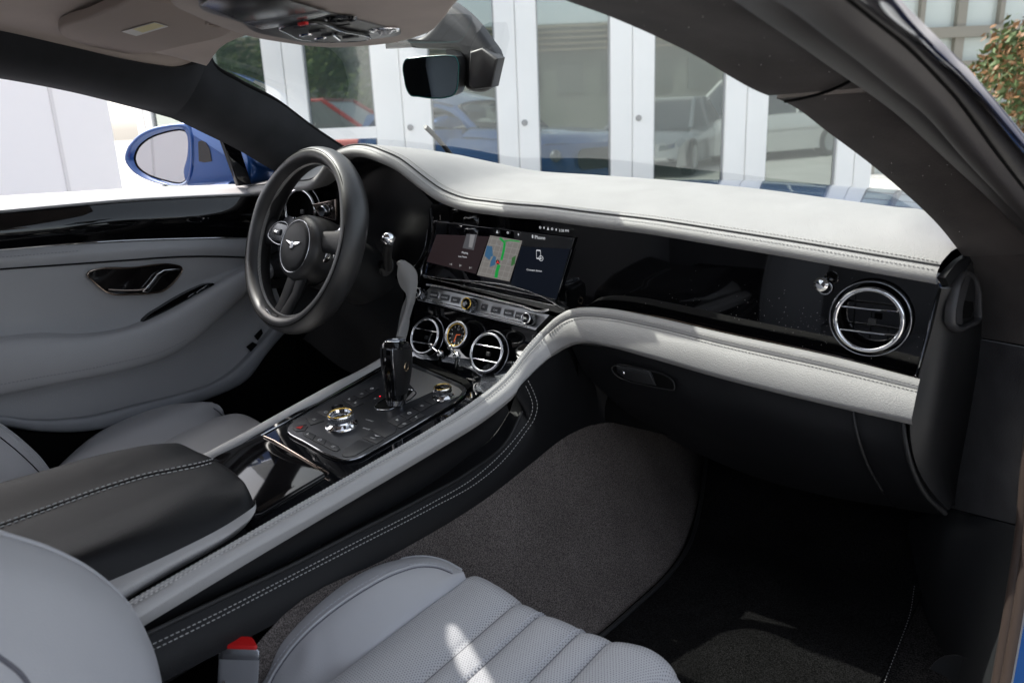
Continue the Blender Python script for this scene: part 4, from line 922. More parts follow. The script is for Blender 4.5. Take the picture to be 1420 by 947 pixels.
# dials
def dial(a, b, R, H, tilt=0, gold=True, nm='rotary_dial'):
    c = CP(a, b, .004)
    base = lathe(nm, [(R*1.25, 0), (R*1.22, .002), (R*1.05, .003), (R*.86, .006), (R*.95, H*.45), (R, H*.6), (R, H*.86), (R*.93, H), (R*.82, H*.98), (R*.74, H*.6), (R*.3, H*.5), (0, H*.5)], c, cpn, CHROME, co, 56, angle=50)
    mb = MB()
    for q in range(46):
        an = 2*math.pi*q/46; o_ = c+cx*(math.cos(an)*R)+cy*(math.sin(an)*R); mb.add(*tube_g([o_+cpn*(H*.55), o_+cpn*(H*.88)], R*.035, 5))
    mb.build('knurling', DCHROME, base)
    torus('dial_rim', c+cpn*H, cpn, R*.9, R*.045, GOLD if gold else CHROME, base, 56, 8)
    return c, base
c, b_ = dial(474, 590, .0205, .021)
lathe('start_button', [(0, .0155), (.008, .0155), (.0115, .0145), (.012, .010)], c, cpn, PIANO, b_, 36); torus('button_ring', c+cpn*.0155, cpn, .009, .0007, DCHROME, b_, 30, 6)
for s in (-1, 1): plate('dial_tab', [c+cx*(x*s)+cy*(y*s)+cpn*.018 for x, y in [(.012, .004), (.0185, .002), (.0175, .009), (.0115, .0105)]], cpn, .003, CHROME, b_, bev=.001)
c, b_ = dial(615, 551, .0150, .019)
plate('dial_grip', rect(c+cpn*.014, cx, cy, .024, .007, .003), cpn, .006, PIANO, b_, bev=.002)
# buttons drawn on the panel: (px, py, w, h, symbol)
def P4(a, b): return (380+a*.1478, 540+b*.1478)
def pbtn(P, sym=None, m_=BTN, red=False, lab=None, sc=1):
    P = [CP(*P4(*p), .0044) for p in P]; c = sum(P, Vector())/len(P)
    o = plate('console_button', P, cpn, .0005, m_, spn, bev=.0002)
    tube('button_gap', P, .0004, VOID, o, closed=True, k=5)
    if sym == 'tri': plate('hazard_sign', [c+cpn*.0014+cx*x+cy*y for x, y in [(-.006, -.004), (.006, -.004), (.0, .006)]], cpn, .0003, RED, o)
    elif sym == 'ring': torus('button_symbol', c+cpn*.0013, cpn, .0028*sc, .0005, LETT, o, 18, 5)
    elif sym == 'bar':
        for q in (-1, 1): plate('button_symbol', rect(c+cpn*.0013+cy*(q*.0014), cx, cy, .006*sc, .0009), cpn, .0003, LETT, o)
    elif sym == 'seat': plate('button_symbol', [c+cpn*.0013+cx*x+cy*y for x, y in [(-.003, .003), (-.002, -.002), (.003, -.002), (.003, -.0008), (-.0008, -.0008), (-.0018, .003)]], cpn, .0003, LETT, o)
    elif sym == 'P': text('P', c+cpn*.0014, cx, cy, .007, LETT, o)
    elif sym: text(sym, c+cpn*.0014, cx, cy, .0042, LETT, o)
    return o
pbtn([(190, 345), (290, 325), (320, 345), (290, 385), (210, 395), (180, 375)], 'tri')
pbtn([(300, 270), (400, 250), (470, 295), (345, 335)], 'bar')
for P, s_ in (([(275, 400), (300, 390), (390, 430), (360, 475), (280, 430)], 'seat'), ([(396, 434), (490, 475), (465, 525), (368, 480)], 'ring'), ([(495, 478), (600, 530), (618, 560), (590, 580), (560, 575), (470, 530)], 'bar')): pbtn(P, s_)
pbtn([(395, 215), (480, 175), (580, 225), (500, 265)], 'ring')
pbtn([(640, 100), (720, 62), (775, 90), (700, 135)], 'seat'); pbtn([(700, 138), (778, 96), (840, 130), (750, 170)], 'seat')
pbtn([(740, 55), (845, 5), (905, 40), (810, 88)], 'bar'); pbtn([(850, 3), (930, -40), (985, -8), (905, 38)], 'ring')
pbtn([(640, 600), (680, 540), (800, 470), (935, 520), (760, 620), (680, 635), (645, 625)])
pbtn([(915, 385), (1030, 330), (1110, 335), (1150, 365), (1140, 400), (1040, 455)])
pbtn([(830, 455), (915, 400), (1030, 470), (960, 512)])
pbtn([(1065, 300), (1170, 240), (1250, 285), (1150, 345)], 'seat'); pbtn([(1175, 237), (1290, 175), (1365, 215), (1255, 282)], 'ring')
pbtn([(1155, 350), (1255, 290), (1290, 310), (1190, 365)], 'bar'); pbtn([(1262, 288), (1370, 222), (1420, 245), (1300, 308)], 'seat')
pbtn([(1300, 170), (1400, 110), (1480, 150), (1375, 210)], 'bar'); pbtn([(1410, 105), (1520, 45), (1600, 85), (1490, 145)], 'seat')
pbtn([(1530, 38), (1610, -8), (1690, 32), (1605, 80)], 'bar')
lathe('button_well', [(.011, .002), (.0105, .0005), (.006, -.0005), (0, -.001)], CP(469, 565.5, .0042), cpn, PIANO, spn, 32, sx=1.0)
for s, a, b in (('COMFORT', 895, 290), ('BESPOKE', 865, 368), ('SPORT', 925, 455)):
    text(s, CP(*P4(a, b), .0062), cx, cy, .0036, LETT, spn)
for s_ in (-1, 1): plate('wing_mark', [CP(*P4(960, 435), .0062)+cx*(s_*x)+cy*y for x, y in [(0, -.0012), (.0065, .0022), (.001, .0018), (0, .001)]], cpn, .0002, LETT, spn)
plate('status_lamp', rect(CP(527, 549.5, .0045), cx, cy, .0026, .0026, .0012), cpn, .0005, mat('red lamp', (.3, 0, 0), .4, emit=(.8, .01, .03), es=.7), spn)
text('P', CP(520, 553, .0048), cx, cy, .006, LETT, spn)
for (a, b, c_, d) in ((398, 605, 640, 555), ): pass
for P in ([(498, 605), (640, 520)], [(600, 590), (655, 555)]): pass
# gate
gt = [CP(*p, .0045) for p in [(520, 563), (527, 557), (545, 548), (570, 541), (577, 545), (573, 551), (552, 563), (538, 569), (526, 569)]]
gto = plate('selector_gate', cat(gt, 40, True), cpn, .0004, VOID, co, back=.004)
tube('gate_rim', [p+cpn*.0006 for p in cat(gt, 50, True)], .0013, DCHROME, gto, closed=True)
# selector
gs_ = thing('gear_selector', 'tall black and chrome gear selector with round badge on top', 'gear selector', tuple(CP(548, 560)))
g0 = CP(549, 561, .003); g1 = V(548, 474, 'y', -.275); gd = (g1-g0); gh = gd.length; gd.normalize(); gx, gy, _ = basis(gd, (1, .35, 0))
prof = [(0, .0135, .0155), (.12, .0150, .0175), (.3, .0175, .022), (.5, .0195, .0275), (.68, .0205, .031), (.84, .0205, .031), (.93, .0195, .029), (.985, .0175, .026), (1.0, .0160, .0245)]
rows = []
for t, a, b in prof:
    c = g0+gd*(gh*t)+gy*(.004*math.sin(t*math.pi)); rows.append([c+gx*(a*(abs(math.cos(q))**.75)*(1 if math.cos(q) > 0 else -1))+gy*(b*(abs(math.sin(q))**.75)*(1 if math.sin(q) > 0 else -1)) for q in [2*math.pi*k/36 for k in range(36)]])
rows2 = [list(r) for r in zip(*[cat([rows[i][j] for i in range(len(rows))], 30) for j in range(36)])]
MB().add(*grid(rows2, True)).build('selector_body', PIANO, gs_, True, 80)
# leather grip wrapped round the middle, on the side of the passenger and the front
mb = MB(); gg = []
for i in range(5, 27):
    c = sum(rows2[i], Vector())/36; r = []
    lo = -6+int(6*max(0, (i-18)/8)); hi = 5-int(2*max(0, (i-20)/6))
    for q in range(-7, 6): 
        j = (q) % 36; p = rows2[i][j]; r.append(p+(p-c).normalized()*.0012)
    gg.append(r)
MB().add(*grid(gg)).build('leather_grip', BLACK, gs_, True, 80)
for q in (0, -1): tube('grip_edge', [r[q] for r in gg], .0009, DCHROME, gs_)
bc = g1+gd*.001
bdg = lathe('selector_badge', [(0, .003), (.0115, .0028), (.0135, .002), (.0145, 0)], bc, gd, mat('badge silver', (.16, .18, .23), .25, .3), gs_, 40, sx=1.0, sy=1.45, xd=gx)
torus('badge_rim', bc+gd*.0006, gd, .0150, .0014, CHROME, gs_, 48, 8, sx=1.0, sy=1.45, xd=gx)
ax_ = RT-gd*RT.dot(gd); ax_.normalize(); ay_ = gd.cross(ax_)
text('B', bc+gd*.0035, ax_, ay_, .019, mat('badge white', (.75, .76, .78), .3, .2), bdg, 'badge_letter', ext=.0005, bold=.03)
text('P', g0+gd*(gh*.70)+(CAM-g0).normalized()*.027-RT*.0155, RT, UP, .007, LETT, gs_)
torus('selector_button', g0+gd*(gh*.62)+gx*.0205+gy*-.002, gx, .0065, .0012, mat('bronze chrome ring', (.6, .45, .3), .1, 1), gs_, 30, 8)
tube('selector_collar', [g0, g0+gd*.008], .0165, DCHROME, gs_, k=28)
# cubby lids in front of the armrest
for P, nm in (([(270, 655), (301, 634), (362, 605), (381, 612), (455, 655), (450, 659), (360, 712), (347, 705)], 'cubby_lid'),):
    cl = plate(nm, [CP(*p, .001) for p in P], cpn, .003, mat('lid lacquer', (.006, .0055, .006), .05, spec=.3), co, bev=.0015)
tube('chrome_strip', [CP(366, 605, .004), CP(380, 611, .005), CP(455, 656, .005)], .0016, mat('bronze chrome', (.5, .4, .34), .12, 1), co)
tube('chrome_strip', [CP(347, 715, .003), CP(362, 712, .003), CP(450, 660, .003)], .0012, PIANO, co)
# black side
sa = L([(100, 903, .174), (196, 855, .174), (300, 794, .174), (425, 723, .174), (525, 666, .175), (625, 608, .176), (672, 580, .178), (705, 555, .180), (716, 545, .181)], 'x')
sbk = L([(100, 925, .15), (196, 878, .15), (300, 826, .15), (400, 779, .15), (480, 737, .15), (580, 682, .15), (640, 640, .15), (690, 596, .155), (706, 570, .16)], 'x')
sc_ = L([(100, 932, .178), (196, 883, .178), (300, 833, .178), (400, 786, .178), (480, 745, .178), (580, 694, .178), (650, 655, .18), (704, 610, .181), (724, 570, .183)], 'x')
sheet('side_pocket', [sa, [p.lerp(q, .3)+Vector((-.018, 0, 0)) for p, q in zip(sa, sbk)], sbk], BLACK, co, 60, 14)
sheet('side_pocket', [[p+Vector((0, 0, -.001)) for p in sbk], [p.lerp(q, .7)+Vector((.0, 0, -.001)) for p, q in zip(sbk, sc_)], sc_], BLACK, co, 60, 8)
sheet('side_pocket', [[V(704, 612, 'x', .176), V(708, 568, 'x', .158), V(718, 540, 'x', .176)], [V(706, 612, 'x', .183), V(722, 575, 'x', .184), V(722, 540, 'x', .186)]], BLACK, co, 10, 6)
tube('pocket_edge', sc_, .0028, PLAST, co, n=80)
spA = sc_+L([(722, 556, .184), (716, 546, .184)], 'x')
t_top = L([(100, 932, .178), (196, 883, .178), (300, 833, .178), (400, 786, .178), (480, 745, .178), (580, 694, .178), (650, 655, .18), (704, 610, .181), (724, 570, .183), (716, 546, .184), (745, 512, .185), (767, 492, .186), (785, 481, .186)], 'x')
t_bot = L([(120, 1010, .2), (215, 952, .2), (310, 902, .2), (405, 852, .2), (488, 808, .2), (590, 753, .2), (655, 711, .2), (712, 668, .2), (745, 640, .2), (765, 624, .2), (790, 606, .2), (808, 597, .2), (821, 590, .2)], 'x')+[]
Tk2 = paired(t_top, t_bot, 0)
Tm = [0]
for i in range(1, len(t_top)): Tm.append(Tm[-1]+max((t_top[i]-t_top[i-1]).length, (t_bot[i]-t_bot[i-1]).length))
ra, rb = resamp(t_top, Tm, 90), resamp(t_bot, Tm, 90)
rws = [[p.lerp(q, s)+Vector((.006*math.sin(math.pi*s), 0, 0)) for p, q in zip(ra, rb)] for s in [k/12 for k in range(13)]]
s_ = S.__new__(S); s_.g = rws; s_.nu = 90; s_.nv = 13; s_.build('side_panel', BLACK, co); side_s = s_
fwd_t = [t_top[-1], Vector((.19, .05, .70)), Vector((.18, .3, .72))]; fwd_b = [t_bot[-1], V(850, 582, 'x', .2), Vector((.19, .35, .55))]
sheet('side_panel', [[t_top[-1], V(790, 478, 'y', -.02), V(812, 500, 'y', .02)], [t_bot[-1], V(845, 585, 'y', .06), V(884, 590, 'y', .09)]], BLACK, co, 10, 8)
sheet('side_panel', [[Vector((.186, -.02, .72)), Vector((.186, .12, .72)), Vector((.186, .3, .72))], [Vector((.197, -.02, .545)), Vector((.2, .1, .505)), Vector((.2, .3, .44))]], BLACK, co, 10, 8)
# =================================================================== armrest
ar = thing('armrest', 'black leather armrest lid with double white stitching between the two seats', 'armrest', (0, -.85, .55))
def Z_(a, b, z): return V(a, b, 'z', z)
AP = [  # front to rear rows, driver side -> passenger side
 [Z_(245, 621, .628), Z_(280, 630, .628), Z_(308, 645, .628), Z_(332, 663, .628), Z_(346, 684, .628)],
 [Z_(222, 620, .640), Z_(262, 633, .642), Z_(295, 648, .643), Z_(322, 668, .642), Z_(346, 697, .634)],
 [Z_(150, 634, .645), Z_(205, 655, .647), Z_(255, 668, .646), Z_(295, 694, .645), Z_(322, 714, .630)],
 [Z_(50, 663, .645), Z_(110, 688, .648), Z_(165, 708, .646), Z_(215, 740, .644), Z_(240, 757, .628)],
 [Z_(-60, 695, .645), Z_(0, 727, .648), Z_(60, 752, .646), Z_(110, 785, .644), Z_(128, 806, .626)],
 [Z_(-170, 730, .645), Z_(-110, 764, .648), Z_(-50, 795, .646), Z_(0, 830, .644), Z_(14, 850, .626)]]
front = [p+Vector((0, .003, -.014)) for p in AP[0]]
nx = []
for i, r in enumerate([front]+AP):
    l0 = r[0]+Vector((-.004, 0, -.012)); l1 = r[0]+Vector((-.003, 0, -.035)); r0_ = r[-1]+Vector((.003, 0, -.006))
    nx.append([l1, l0]+r+[r0_])
asf = S(nx, 60, 30); asf.build('armrest_lid', BLACK, ar)
cs = [(0, 727), (55, 707), (110, 687), (160, 670), (205, 657), (250, 648), (280, 641.5), (296, 637)]
cs2 = [(x, y) for x, y in cs]
def onsurf(a, b, srf, off=.0012):
    'nearest crossing of the view line with a sheet'
    d = (FW+RT*((a-710)/FPX)-UP*((b-473.5)/FPX)).normalized(); best = None
    from mathutils.geometry import intersect_ray_tri
    g = srf.g
    for i in range(len(g)-1):
        for j in range(len(g[0])-1):
            q = (g[i][j], g[i][j+1], g[i+1][j+1], g[i+1][j])
            c = (q[0]+q[2])/2-CAM
            if (c-d*c.dot(d)).length > (q[0]-q[2]).length*1.5: continue
            for t in ((0, 1, 2), (0, 2, 3)):
                h = intersect_ray_tri(q[t[0]], q[t[1]], q[t[2]], d, CAM)
                if h and (best is None or (h-CAM).length < (best[0]-CAM).length):
                    n = (q[t[1]]-q[t[0]]).cross(q[t[2]]-q[t[0]]).normalized()
                    if n.dot(d) > 0: n = -n
                    best = (h, n)
    return best[0]+best[1]*off if best else None
def surfline(P, srf, n, off=.0012):
    Q = cat([Vector((*p, 0)) for p in P], n); R = [onsurf(q.x, q.y, srf, off) for q in Q]; return [r for r in R if r is not None]
for k, off in enumerate((0, 1)):
    q = [[(100, 945), (206, 895.5), (287, 857), (380, 810), (480, 758.5), (599, 697), (655, 664), (688, 636), (721, 599), (735, 578), (738, 563), (733, 545), (726, 531)], [(100, 950), (209, 902), (287, 864), (380, 816), (480, 765), (599, 704), (660, 670), (694, 642), (727, 601), (741, 579), (744.5, 562), (739, 543), (731, 527)]][k]
    P = []
    for a, b in cat([Vector((*z, 0)) for z in q], 120) and [(w.x, w.y) for w in cat([Vector((*z, 0)) for z in q], 120)]: P.append(V(a, b, 'x', .1915))
    P = surfline(q, side_s, 150, .0012)
    stitch('stitching', P, mat('white side thread', (.42, .42, .41), .6), co, r=.00065, dash=.0042, gap=.002)
thw = mat('white armrest thread', (.55, .55, .54), .6)
tube('stitch_valley', surfline([(x, y+2) for x, y in cs], asf, 40, .0), .0012, VOID, ar)
stitch('stitching', surfline(cs, asf, 60), thw, ar, r=.0008, dash=.0048, gap=.0022)
stitch('stitching', surfline([(x, y+5) for x, y in cs], asf, 60), thw, ar, r=.0008, dash=.0048, gap=.0022)
sd0 = L([(348, 697, .134), (322, 715, .134), (240, 757, .134), (128, 807, .134), (14, 852, .134), (-60, 885, .134)], 'x')
sd0 = [AP[0][-1]+Vector((.002, .004, -.006)), AP[1][-1]+Vector((.004, .002, -.005))]+[r[-1]+Vector((.004, 0, -.005)) for r in AP[2:]]
sd1 = L([(350, 716, .137), (338, 727, .139), (318, 742, .139), (240, 786, .139), (160, 832, .139), (60, 892, .139)], 'x')
sheet('armrest_side', [sd0, [p.lerp(q, .5)+Vector((.006, 0, 0)) for p, q in zip(sd0, sd1)], sd1, [p+Vector((-.02, -.0, -.02)) for p in sd1]], PALE, ar, 50, 16)
MB().add(*box_g((0, -.92, .56), (.24, .55, .08))).build('armrest_bin', VOID, ar, False)

# =================================================================== driver's door
dd = thing('driver_door', 'far door in grey leather with gloss black waist panel and dark lever recess', 'car door', (-.72, -.4, .3))
rowsd = [
 ([(-90, 279), (0, 272), (100, 266), (197, 260.5), (290, 257), (372, 253.5), (420, 251)], -.765),
 ([(-90, 297), (0, 290), (85, 282), (169, 275), (265, 270), (363, 266), (415, 264)], -.71),
 ([(-90, 301), (0, 294.5), (85, 287), (169, 279.5), (265, 274), (361, 270.5), (415, 268)], -.70),
]
D_ = [L(r, 'x', v) for r, v in rowsd]
bt_ = mat('belt leather', (.60, .57, .56), .5, bump=.2, bscale=900)
sheet('belt_trim', [D_[0], [a.lerp(b, .5)+Vector((0, 0, .004)) for a, b in zip(D_[0], D_[1])], D_[1]], bt_, dd, 40, 10, thick=.01)
sheet('belt_roll', [D_[1], [a.lerp(b, .5)+Vector((.006, 0, 0)) for a, b in zip(D_[1], D_[2])], D_[2]], DGREY, dd, 40, 8, thick=.01)
vt, vb = L([(-90, 302), (0, 296), (85, 288), (169, 281), (265, 275.5), (361, 272), (415, 270)], 'x', -.704), L([(-90, 353), (0, 346.5), (85, 339.5), (169, 334), (260, 331), (345, 329.5), (415, 330)], 'x', -.692)
vs = sheet('waist_panel', [vt, [a.lerp(b, .5)+Vector((.010, 0, 0)) for a, b in zip(vt, vb)], vb], PIANO, dd, 60, 12, thick=.006)
tube('chrome_strip', [p+Vector((.003, 0, 0)) for p in vb], .0014, CHROME, dd, n=50)
# leather upper strip, seam, field, armrest roll
s0 = L([(-90, 354), (0, 348), (85, 341), (169, 336), (260, 332.5), (345, 331), (415, 331)], 'x', -.690)
s1 = L([(-90, 381), (0, 373), (85, 367), (169, 361), (254, 355.5), (338, 356.5), (400, 362)], 'x', -.684)
sheet('door_panel', [s0, [a.lerp(b, .5)+Vector((.007, 0, 0)) for a, b in zip(s0, s1)], s1], DGREY, dd, 50, 10, thick=.004)
tube('panel_seam', [p+Vector((.0015, 0, -.0005)) for p in s1], .0014, VOID, dd, n=50)
stitch('stitching', L([(-60, 362), (0, 357), (60, 352), (110, 348)], 'x', -.679), STG, dd, r=.0006)
s2 = L([(-90, 383), (0, 375), (85, 369), (169, 363), (254, 357.5), (338, 358.5), (400, 364)], 'x', -.686)
cr_ = L([(-90, 480, -.672), (0, 467, -.672), (51, 461.5, -.672), (114, 462.5, -.675), (177, 452, -.678), (225, 430, -.680), (270, 405, -.680), (308, 386, -.680), (337, 372, -.680), (380, 362, -.684)], 'x')
fl = cat(s2, 40); cl_ = cat(cr_, 40)
# match by y
sheet('door_panel', [fl, [a.lerp(b, .45)+Vector((-.006, 0, 0)) for a, b in zip(fl, cl_)], [a.lerp(b, .85)+Vector((-.006, 0, 0)) for a, b in zip(fl, cl_)], cl_], DGREY, dd, 60, 20, thick=.004)
ax0 = L([(-90, 495, -.640), (0, 479, -.640), (70, 474, -.640), (130, 470, -.640), (195, 456, -.640), (240, 437, -.642), (284, 412, -.645), (318, 391, -.65), (345, 374, -.655), (385, 362, -.66)], 'x')
ax1 = L([(-90, 535, -.625), (0, 520, -.625), (70, 509, -.625), (130, 497, -.625), (205, 478, -.628), (255, 456, -.632), (298, 430, -.636), (328, 406, -.64), (352, 386, -.645), (395, 370, -.65)], 'x')
ax2 = L([(-90, 562, -.635), (0, 547, -.635), (85, 530, -.635), (140, 519, -.635), (200, 505, -.638), (242, 489, -.640), (285, 458, -.643), (318, 428, -.646), (345, 404, -.65), (395, 375, -.655)], 'x')
ax3 = [p+Vector((-.05, 0, .004)) for p in ax2]
af = sheet('door_armrest', [cr_, ax0, ax1, ax2, ax3], DGREY, dd, 60, 30)
stitch('stitching', surfline([(0, 533), (60, 522), (114, 513), (170, 501), (222, 488), (260, 470)], af, 40, .001), mat('door thread', (.19, .19, .2), .6), dd, r=.0005)
# map pocket and lower rim
lp0 = [p+Vector((-.052, 0, .004)) for p in ax2]
lp1 = L([(-90, 585, -.690), (0, 576, -.690), (43, 581, -.690), (114, 577, -.690), (200, 557, -.690), (250, 545, -.690), (290, 532, -.690), (328, 506, -.690), (352, 480, -.690), (395, 430, -.69)], 'x')
sheet('door_pocket', [lp0, [a.lerp(b, .5)+Vector((-.008, 0, 0)) for a, b in zip(lp0, lp1)], lp1], DGREY, dd, 50, 14, thick=.004)
lp2 = L([(-90, 588, -.665), (0, 578, -.665), (45, 584, -.665), (116, 581, -.665), (200, 561, -.665), (252, 548, -.665), (293, 535, -.665), (333, 509, -.665), (358, 484, -.665), (402, 432, -.665)], 'x')
lp3 = L([(-90, 592, -.668), (0, 588, -.668), (60, 596, -.668), (130, 595, -.668), (200, 577, -.668), (255, 563, -.668), (300, 548, -.668), (342, 527, -.668), (372, 488, -.668), (415, 440, -.668)], 'x')
sheet('pocket_rim', [lp1, lp2, lp3, [p+Vector((-.03, 0, -.01)) for p in lp3]], mat('rim leather', (.29, .30, .32), .45, bump=.2, bscale=900), dd, 50, 12)
MB().add(*box_g((-.85, -.5, .47), (.06, 1.5, .86))).build('door_shell', BLUE, dd, False)
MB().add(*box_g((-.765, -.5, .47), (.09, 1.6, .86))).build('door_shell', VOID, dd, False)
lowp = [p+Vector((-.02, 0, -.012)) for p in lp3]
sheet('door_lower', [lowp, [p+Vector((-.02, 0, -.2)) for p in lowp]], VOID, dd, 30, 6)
plate('speaker_slot', L([(341, 481), (350, 474), (357, 478), (348, 488)], 'x', -.683), X, .002, VOID, dd)
plate('speaker_slot', L([(352, 466), (362, 456), (364, 462), (357, 472)], 'x', -.683), X, .002, VOID, dd)
# lever recess
ho = [(120.5, 381), (123, 377), (130, 374.5), (180, 371.5), (243, 368), (250, 370), (252, 374), (247, 383), (236, 396), (225, 403.5), (213, 406), (180, 408), (155, 407.5), (147, 404.5), (138, 398), (126, 387)]
HO = cat(L(ho, 'x', -.682), 70, True)
hb = plate('lever_recess', HO, X, .001, mat('recess black', (.006, .005, .005), .08, coat=.6), dd, back=.01)
tube('recess_bezel', [p+X*.002 for p in HO], .0021, mat('warm dark chrome', (.30, .24, .20), .12, 1), hb, closed=True)
plate('door_lever', L([(196, 404), (206, 393), (216, 380), (226, 374), (247, 372), (248, 374), (232, 377), (222, 384), (212, 397), (203, 406)], 'x', -.677), X, .005, CHROME, hb, bev=.0015)
tube('door_lever', L([(150, 402), (180, 403), (200, 401), (212, 392)], 'x', -.675), .0018, mat('warm dark chrome', (.30, .24, .20), .12, 1), hb, n=16)
for a in (143, 156): lathe('memory_button', [(0, .0015), (.002, .001), (.003, 0)], V(a, 388, 'x', -.679), X, DCHROME, hb, 14)
so_ = [(197.5, 447), (203, 440), (225, 425), (250, 410), (270, 400), (290, 393), (297, 393), (296, 397), (285, 407), (262, 420), (235, 434), (212, 444.5), (200, 448.5)]
sw_ = plate('window_switch_panel', cat(L(so_, 'x', -.668), 50, True), X, .002, PIANO, dd, back=.012)
for a, b in ((265, 410), (276, 404), (284, 399)): plate('window_switch', L([(a-5, b+1), (a+3, b-4), (a+6, b-2), (a-2, b+4)], 'x', -.664), X, .003, DCHROME, sw_, bev=.001)
# window glass, mirror post
plate('mirror_post', L([(299, 180), (312, 184), (325, 192), (345.5, 256), (327, 258)], 'x', -.735), X, .012, PIANO, dd, bev=.003)
# mirror
mgp = V(224, 215, 'x', -1.0); mgn = Vector((.22, -.97, .06)).normalized()
def MG(a, b, d=0): return VP(a, b, mgp+mgn*d, mgn)
go = [(186.5, 221), (190, 208), (202, 195), (214, 188.5), (228, 184), (242, 181), (251, 180.5), (258, 183), (262, 190), (264, 203), (264, 222), (262, 240), (258, 250), (252, 254), (244, 254), (230, 251), (216, 247), (204, 242), (195, 236), (189, 229)]
ou = [(173, 222), (176, 206), (184, 195), (192, 187), (203, 180.5), (216, 176), (230, 173.5), (248, 171.5), (262, 173), (267, 184), (269, 203), (269, 222), (267, 240), (262, 252), (254, 257), (242, 257.5), (226, 256), (211, 252), (194, 245), (182, 236)]
G = cat([MG(*p, -.006) for p in go], 64, True); O = cat([MG(*p) for p in ou], 64, True)
cO = sum(O, Vector())/64
R = [G, [g.lerp(o, .35)+mgn*.004 for g, o in zip(G, O)], [g.lerp(o, .75)+mgn*.005 for g, o in zip(G, O)], O]+[[cO+(p-cO)*s-mgn*d for p in O] for d, s in ((.015, 1.02), (.04, 1.0), (.07, .88), (.095, .65), (.108, .35), (.112, .05))]
mh = MB().add(*grid(R, True)).build('mirror_housing', BLUE, dd, True, 80)
plate('mirror_glass', [g-mgn*.002 for g in G], mgn, .001, MIRR, mh)
tube('glass_seal', G, .002, VOID, mh, closed=True)
so2 = [(255, 173), (275, 175.5), (296, 181), (322, 190), (341, 203), (352, 217), (357, 229), (356, 243), (350, 252), (325, 256), (284, 259), (262, 257), (257, 240), (262, 215), (262, 190)]
SO = cat([MG(*p, -.012) for p in so2], 60, True)
plate('mirror_housing', SO, mgn, .012, BLUE, mh, bev=.011, back=.06)
vo_ = [MG(*p, .0005) for p in [(275, 197), (280, 195), (286, 198), (291, 207), (294, 224), (284, 225.5), (276, 224)]]
plate('mirror_vent', vo_, mgn, .001, mat('vent black', (.01, .01, .01), .15, coat=.5), mh)
tube('mirror_arm', [MG(275, 250, -.04), V(300, 262, 'x', -.86), V(325, 264, 'x', -.78)], .022, BLUE, mh, n=12, k=18)

# =================================================================== seats
def dseat():
    t = thing('driver_seat', 'grey leather driver seat beyond the armrest with rounded side bolster', 'car seat', (-.42, -.7, .25))
    O = L([(40, 700, .44), (73, 658, .46), (98, 633, .472), (138, 601, .485), (190, 576, .492), (238, 562.5, .494), (275, 561.5, .49), (300, 571, .475), (308, 580, .46)], 'z')
    I = L([(160, 700, .475), (185, 650, .475), (213, 623, .475), (240, 606, .475), (262, 595, .475), (285, 585, .472), (300, 579, .468), (310, 578, .46), (313, 581, .455)], 'z')
    Mm = [a.lerp(b, .5)+Vector((0, 0, .022)) for a, b in zip(O, I)]
    E_ = [a+Vector((-.01, .005, -.012)) for a in O]; E2 = [a+Vector((-.012, .004, -.18)) for a in O]
    bs_ = sheet('side_bolster', [E2, E_, O, Mm, I], GREY, t, 50, 30)
    tube('piping', [p+Vector((-.002, .001, 0)) for p in O], .0022, GREY, t, n=60)
    tube('piping', [p+Vector((.012, -.002, .0045)) for p in O], .0013, mat('dark piping', (.10, .105, .12), .5), t, n=60)
    C0 = L([(160, 700, .475), (185, 650, .475), (213, 623, .475), (240, 606, .475), (262, 595, .475), (285, 585, .472), (300, 579, .468)], 'z')
    C1 = L([(210, 700, .49), (235, 650, .49), (262, 622, .49), (285, 605, .49), (305, 590, .49), (322, 580, .487), (332, 574, .478)], 'z')
    C2 = L([(270, 700, .475), (290, 660, .475), (305, 635, .475), (325, 618, .475), (345, 605, .475), (362, 596, .472), (370, 590, .466)], 'z')
    C3 = L([(330, 720, .485), (350, 680, .485), (370, 650, .485), (385, 632, .485), (395, 620, .485), (405, 608, .48), (412, 600, .472)], 'z')
    C4 = L([(420, 720, .47), (430, 690, .47), (440, 662, .47), (450, 640, .47), (455, 630, .47), (460, 620, .465), (465, 612, .46)], 'z')
    fr = [c[-1]+Vector((0, .02, -.03)) for c in (C0, C1, C2, C3, C4)]
    sheet('seat_cushion', [C0+[fr[0]], C1+[fr[1]], C2+[fr[2]], C3+[fr[3]], C4+[fr[4]]], mat('perforated grey leather', (.40, .40, .41), .45, bump=.3, bscale=900, btype='voronoi', bdist=.0006), t, 40, 40)
    MB().add(*box_g((-.36, -.70, .33), (.44, .72, .22), bev=.04)).build('seat_base', GREY, t)
    a = L([(-80, 548, -.66), (0, 589, -.62), (30, 612, -.60), (55, 636, -.585), (72, 659, -.575)], 'x')
    b = L([(-80, 600, -.62), (-10, 640, -.58), (20, 668, -.56), (45, 690, -.55), (60, 720, -.54)], 'x')
    c = L([(-120, 700, -.52), (-40, 720, -.50), (0, 740, -.48), (30, 750, -.47), (50, 770, -.46)], 'x')
    bk_ = sheet('backrest', [[p+Vector((-.03, -.03, -.02)) for p in a], a, b, c], GREY, t, 40, 24)
    tube('piping', a, .003, GREY, t, n=40)
    stitch('stitching', surfline([(0, 594), (28, 617), (52, 640), (68, 660)], bk_, 30, .001), STW, t, r=.0006)
    tube('piping', surfline([(0, 606), (20, 622), (45, 645), (62, 663)], bk_, 20, .0005), .001, VOID, t)
    MB().add(*box_g((-.40, -1.08, .80), (.44, .14, .60), bev=.05)).build('backrest', GREY, t)
dseat()
ps = thing('passenger_seat', 'near grey leather seat with perforated fluted cushion and stitched bolster', 'car seat', (.45, -.8, .25))
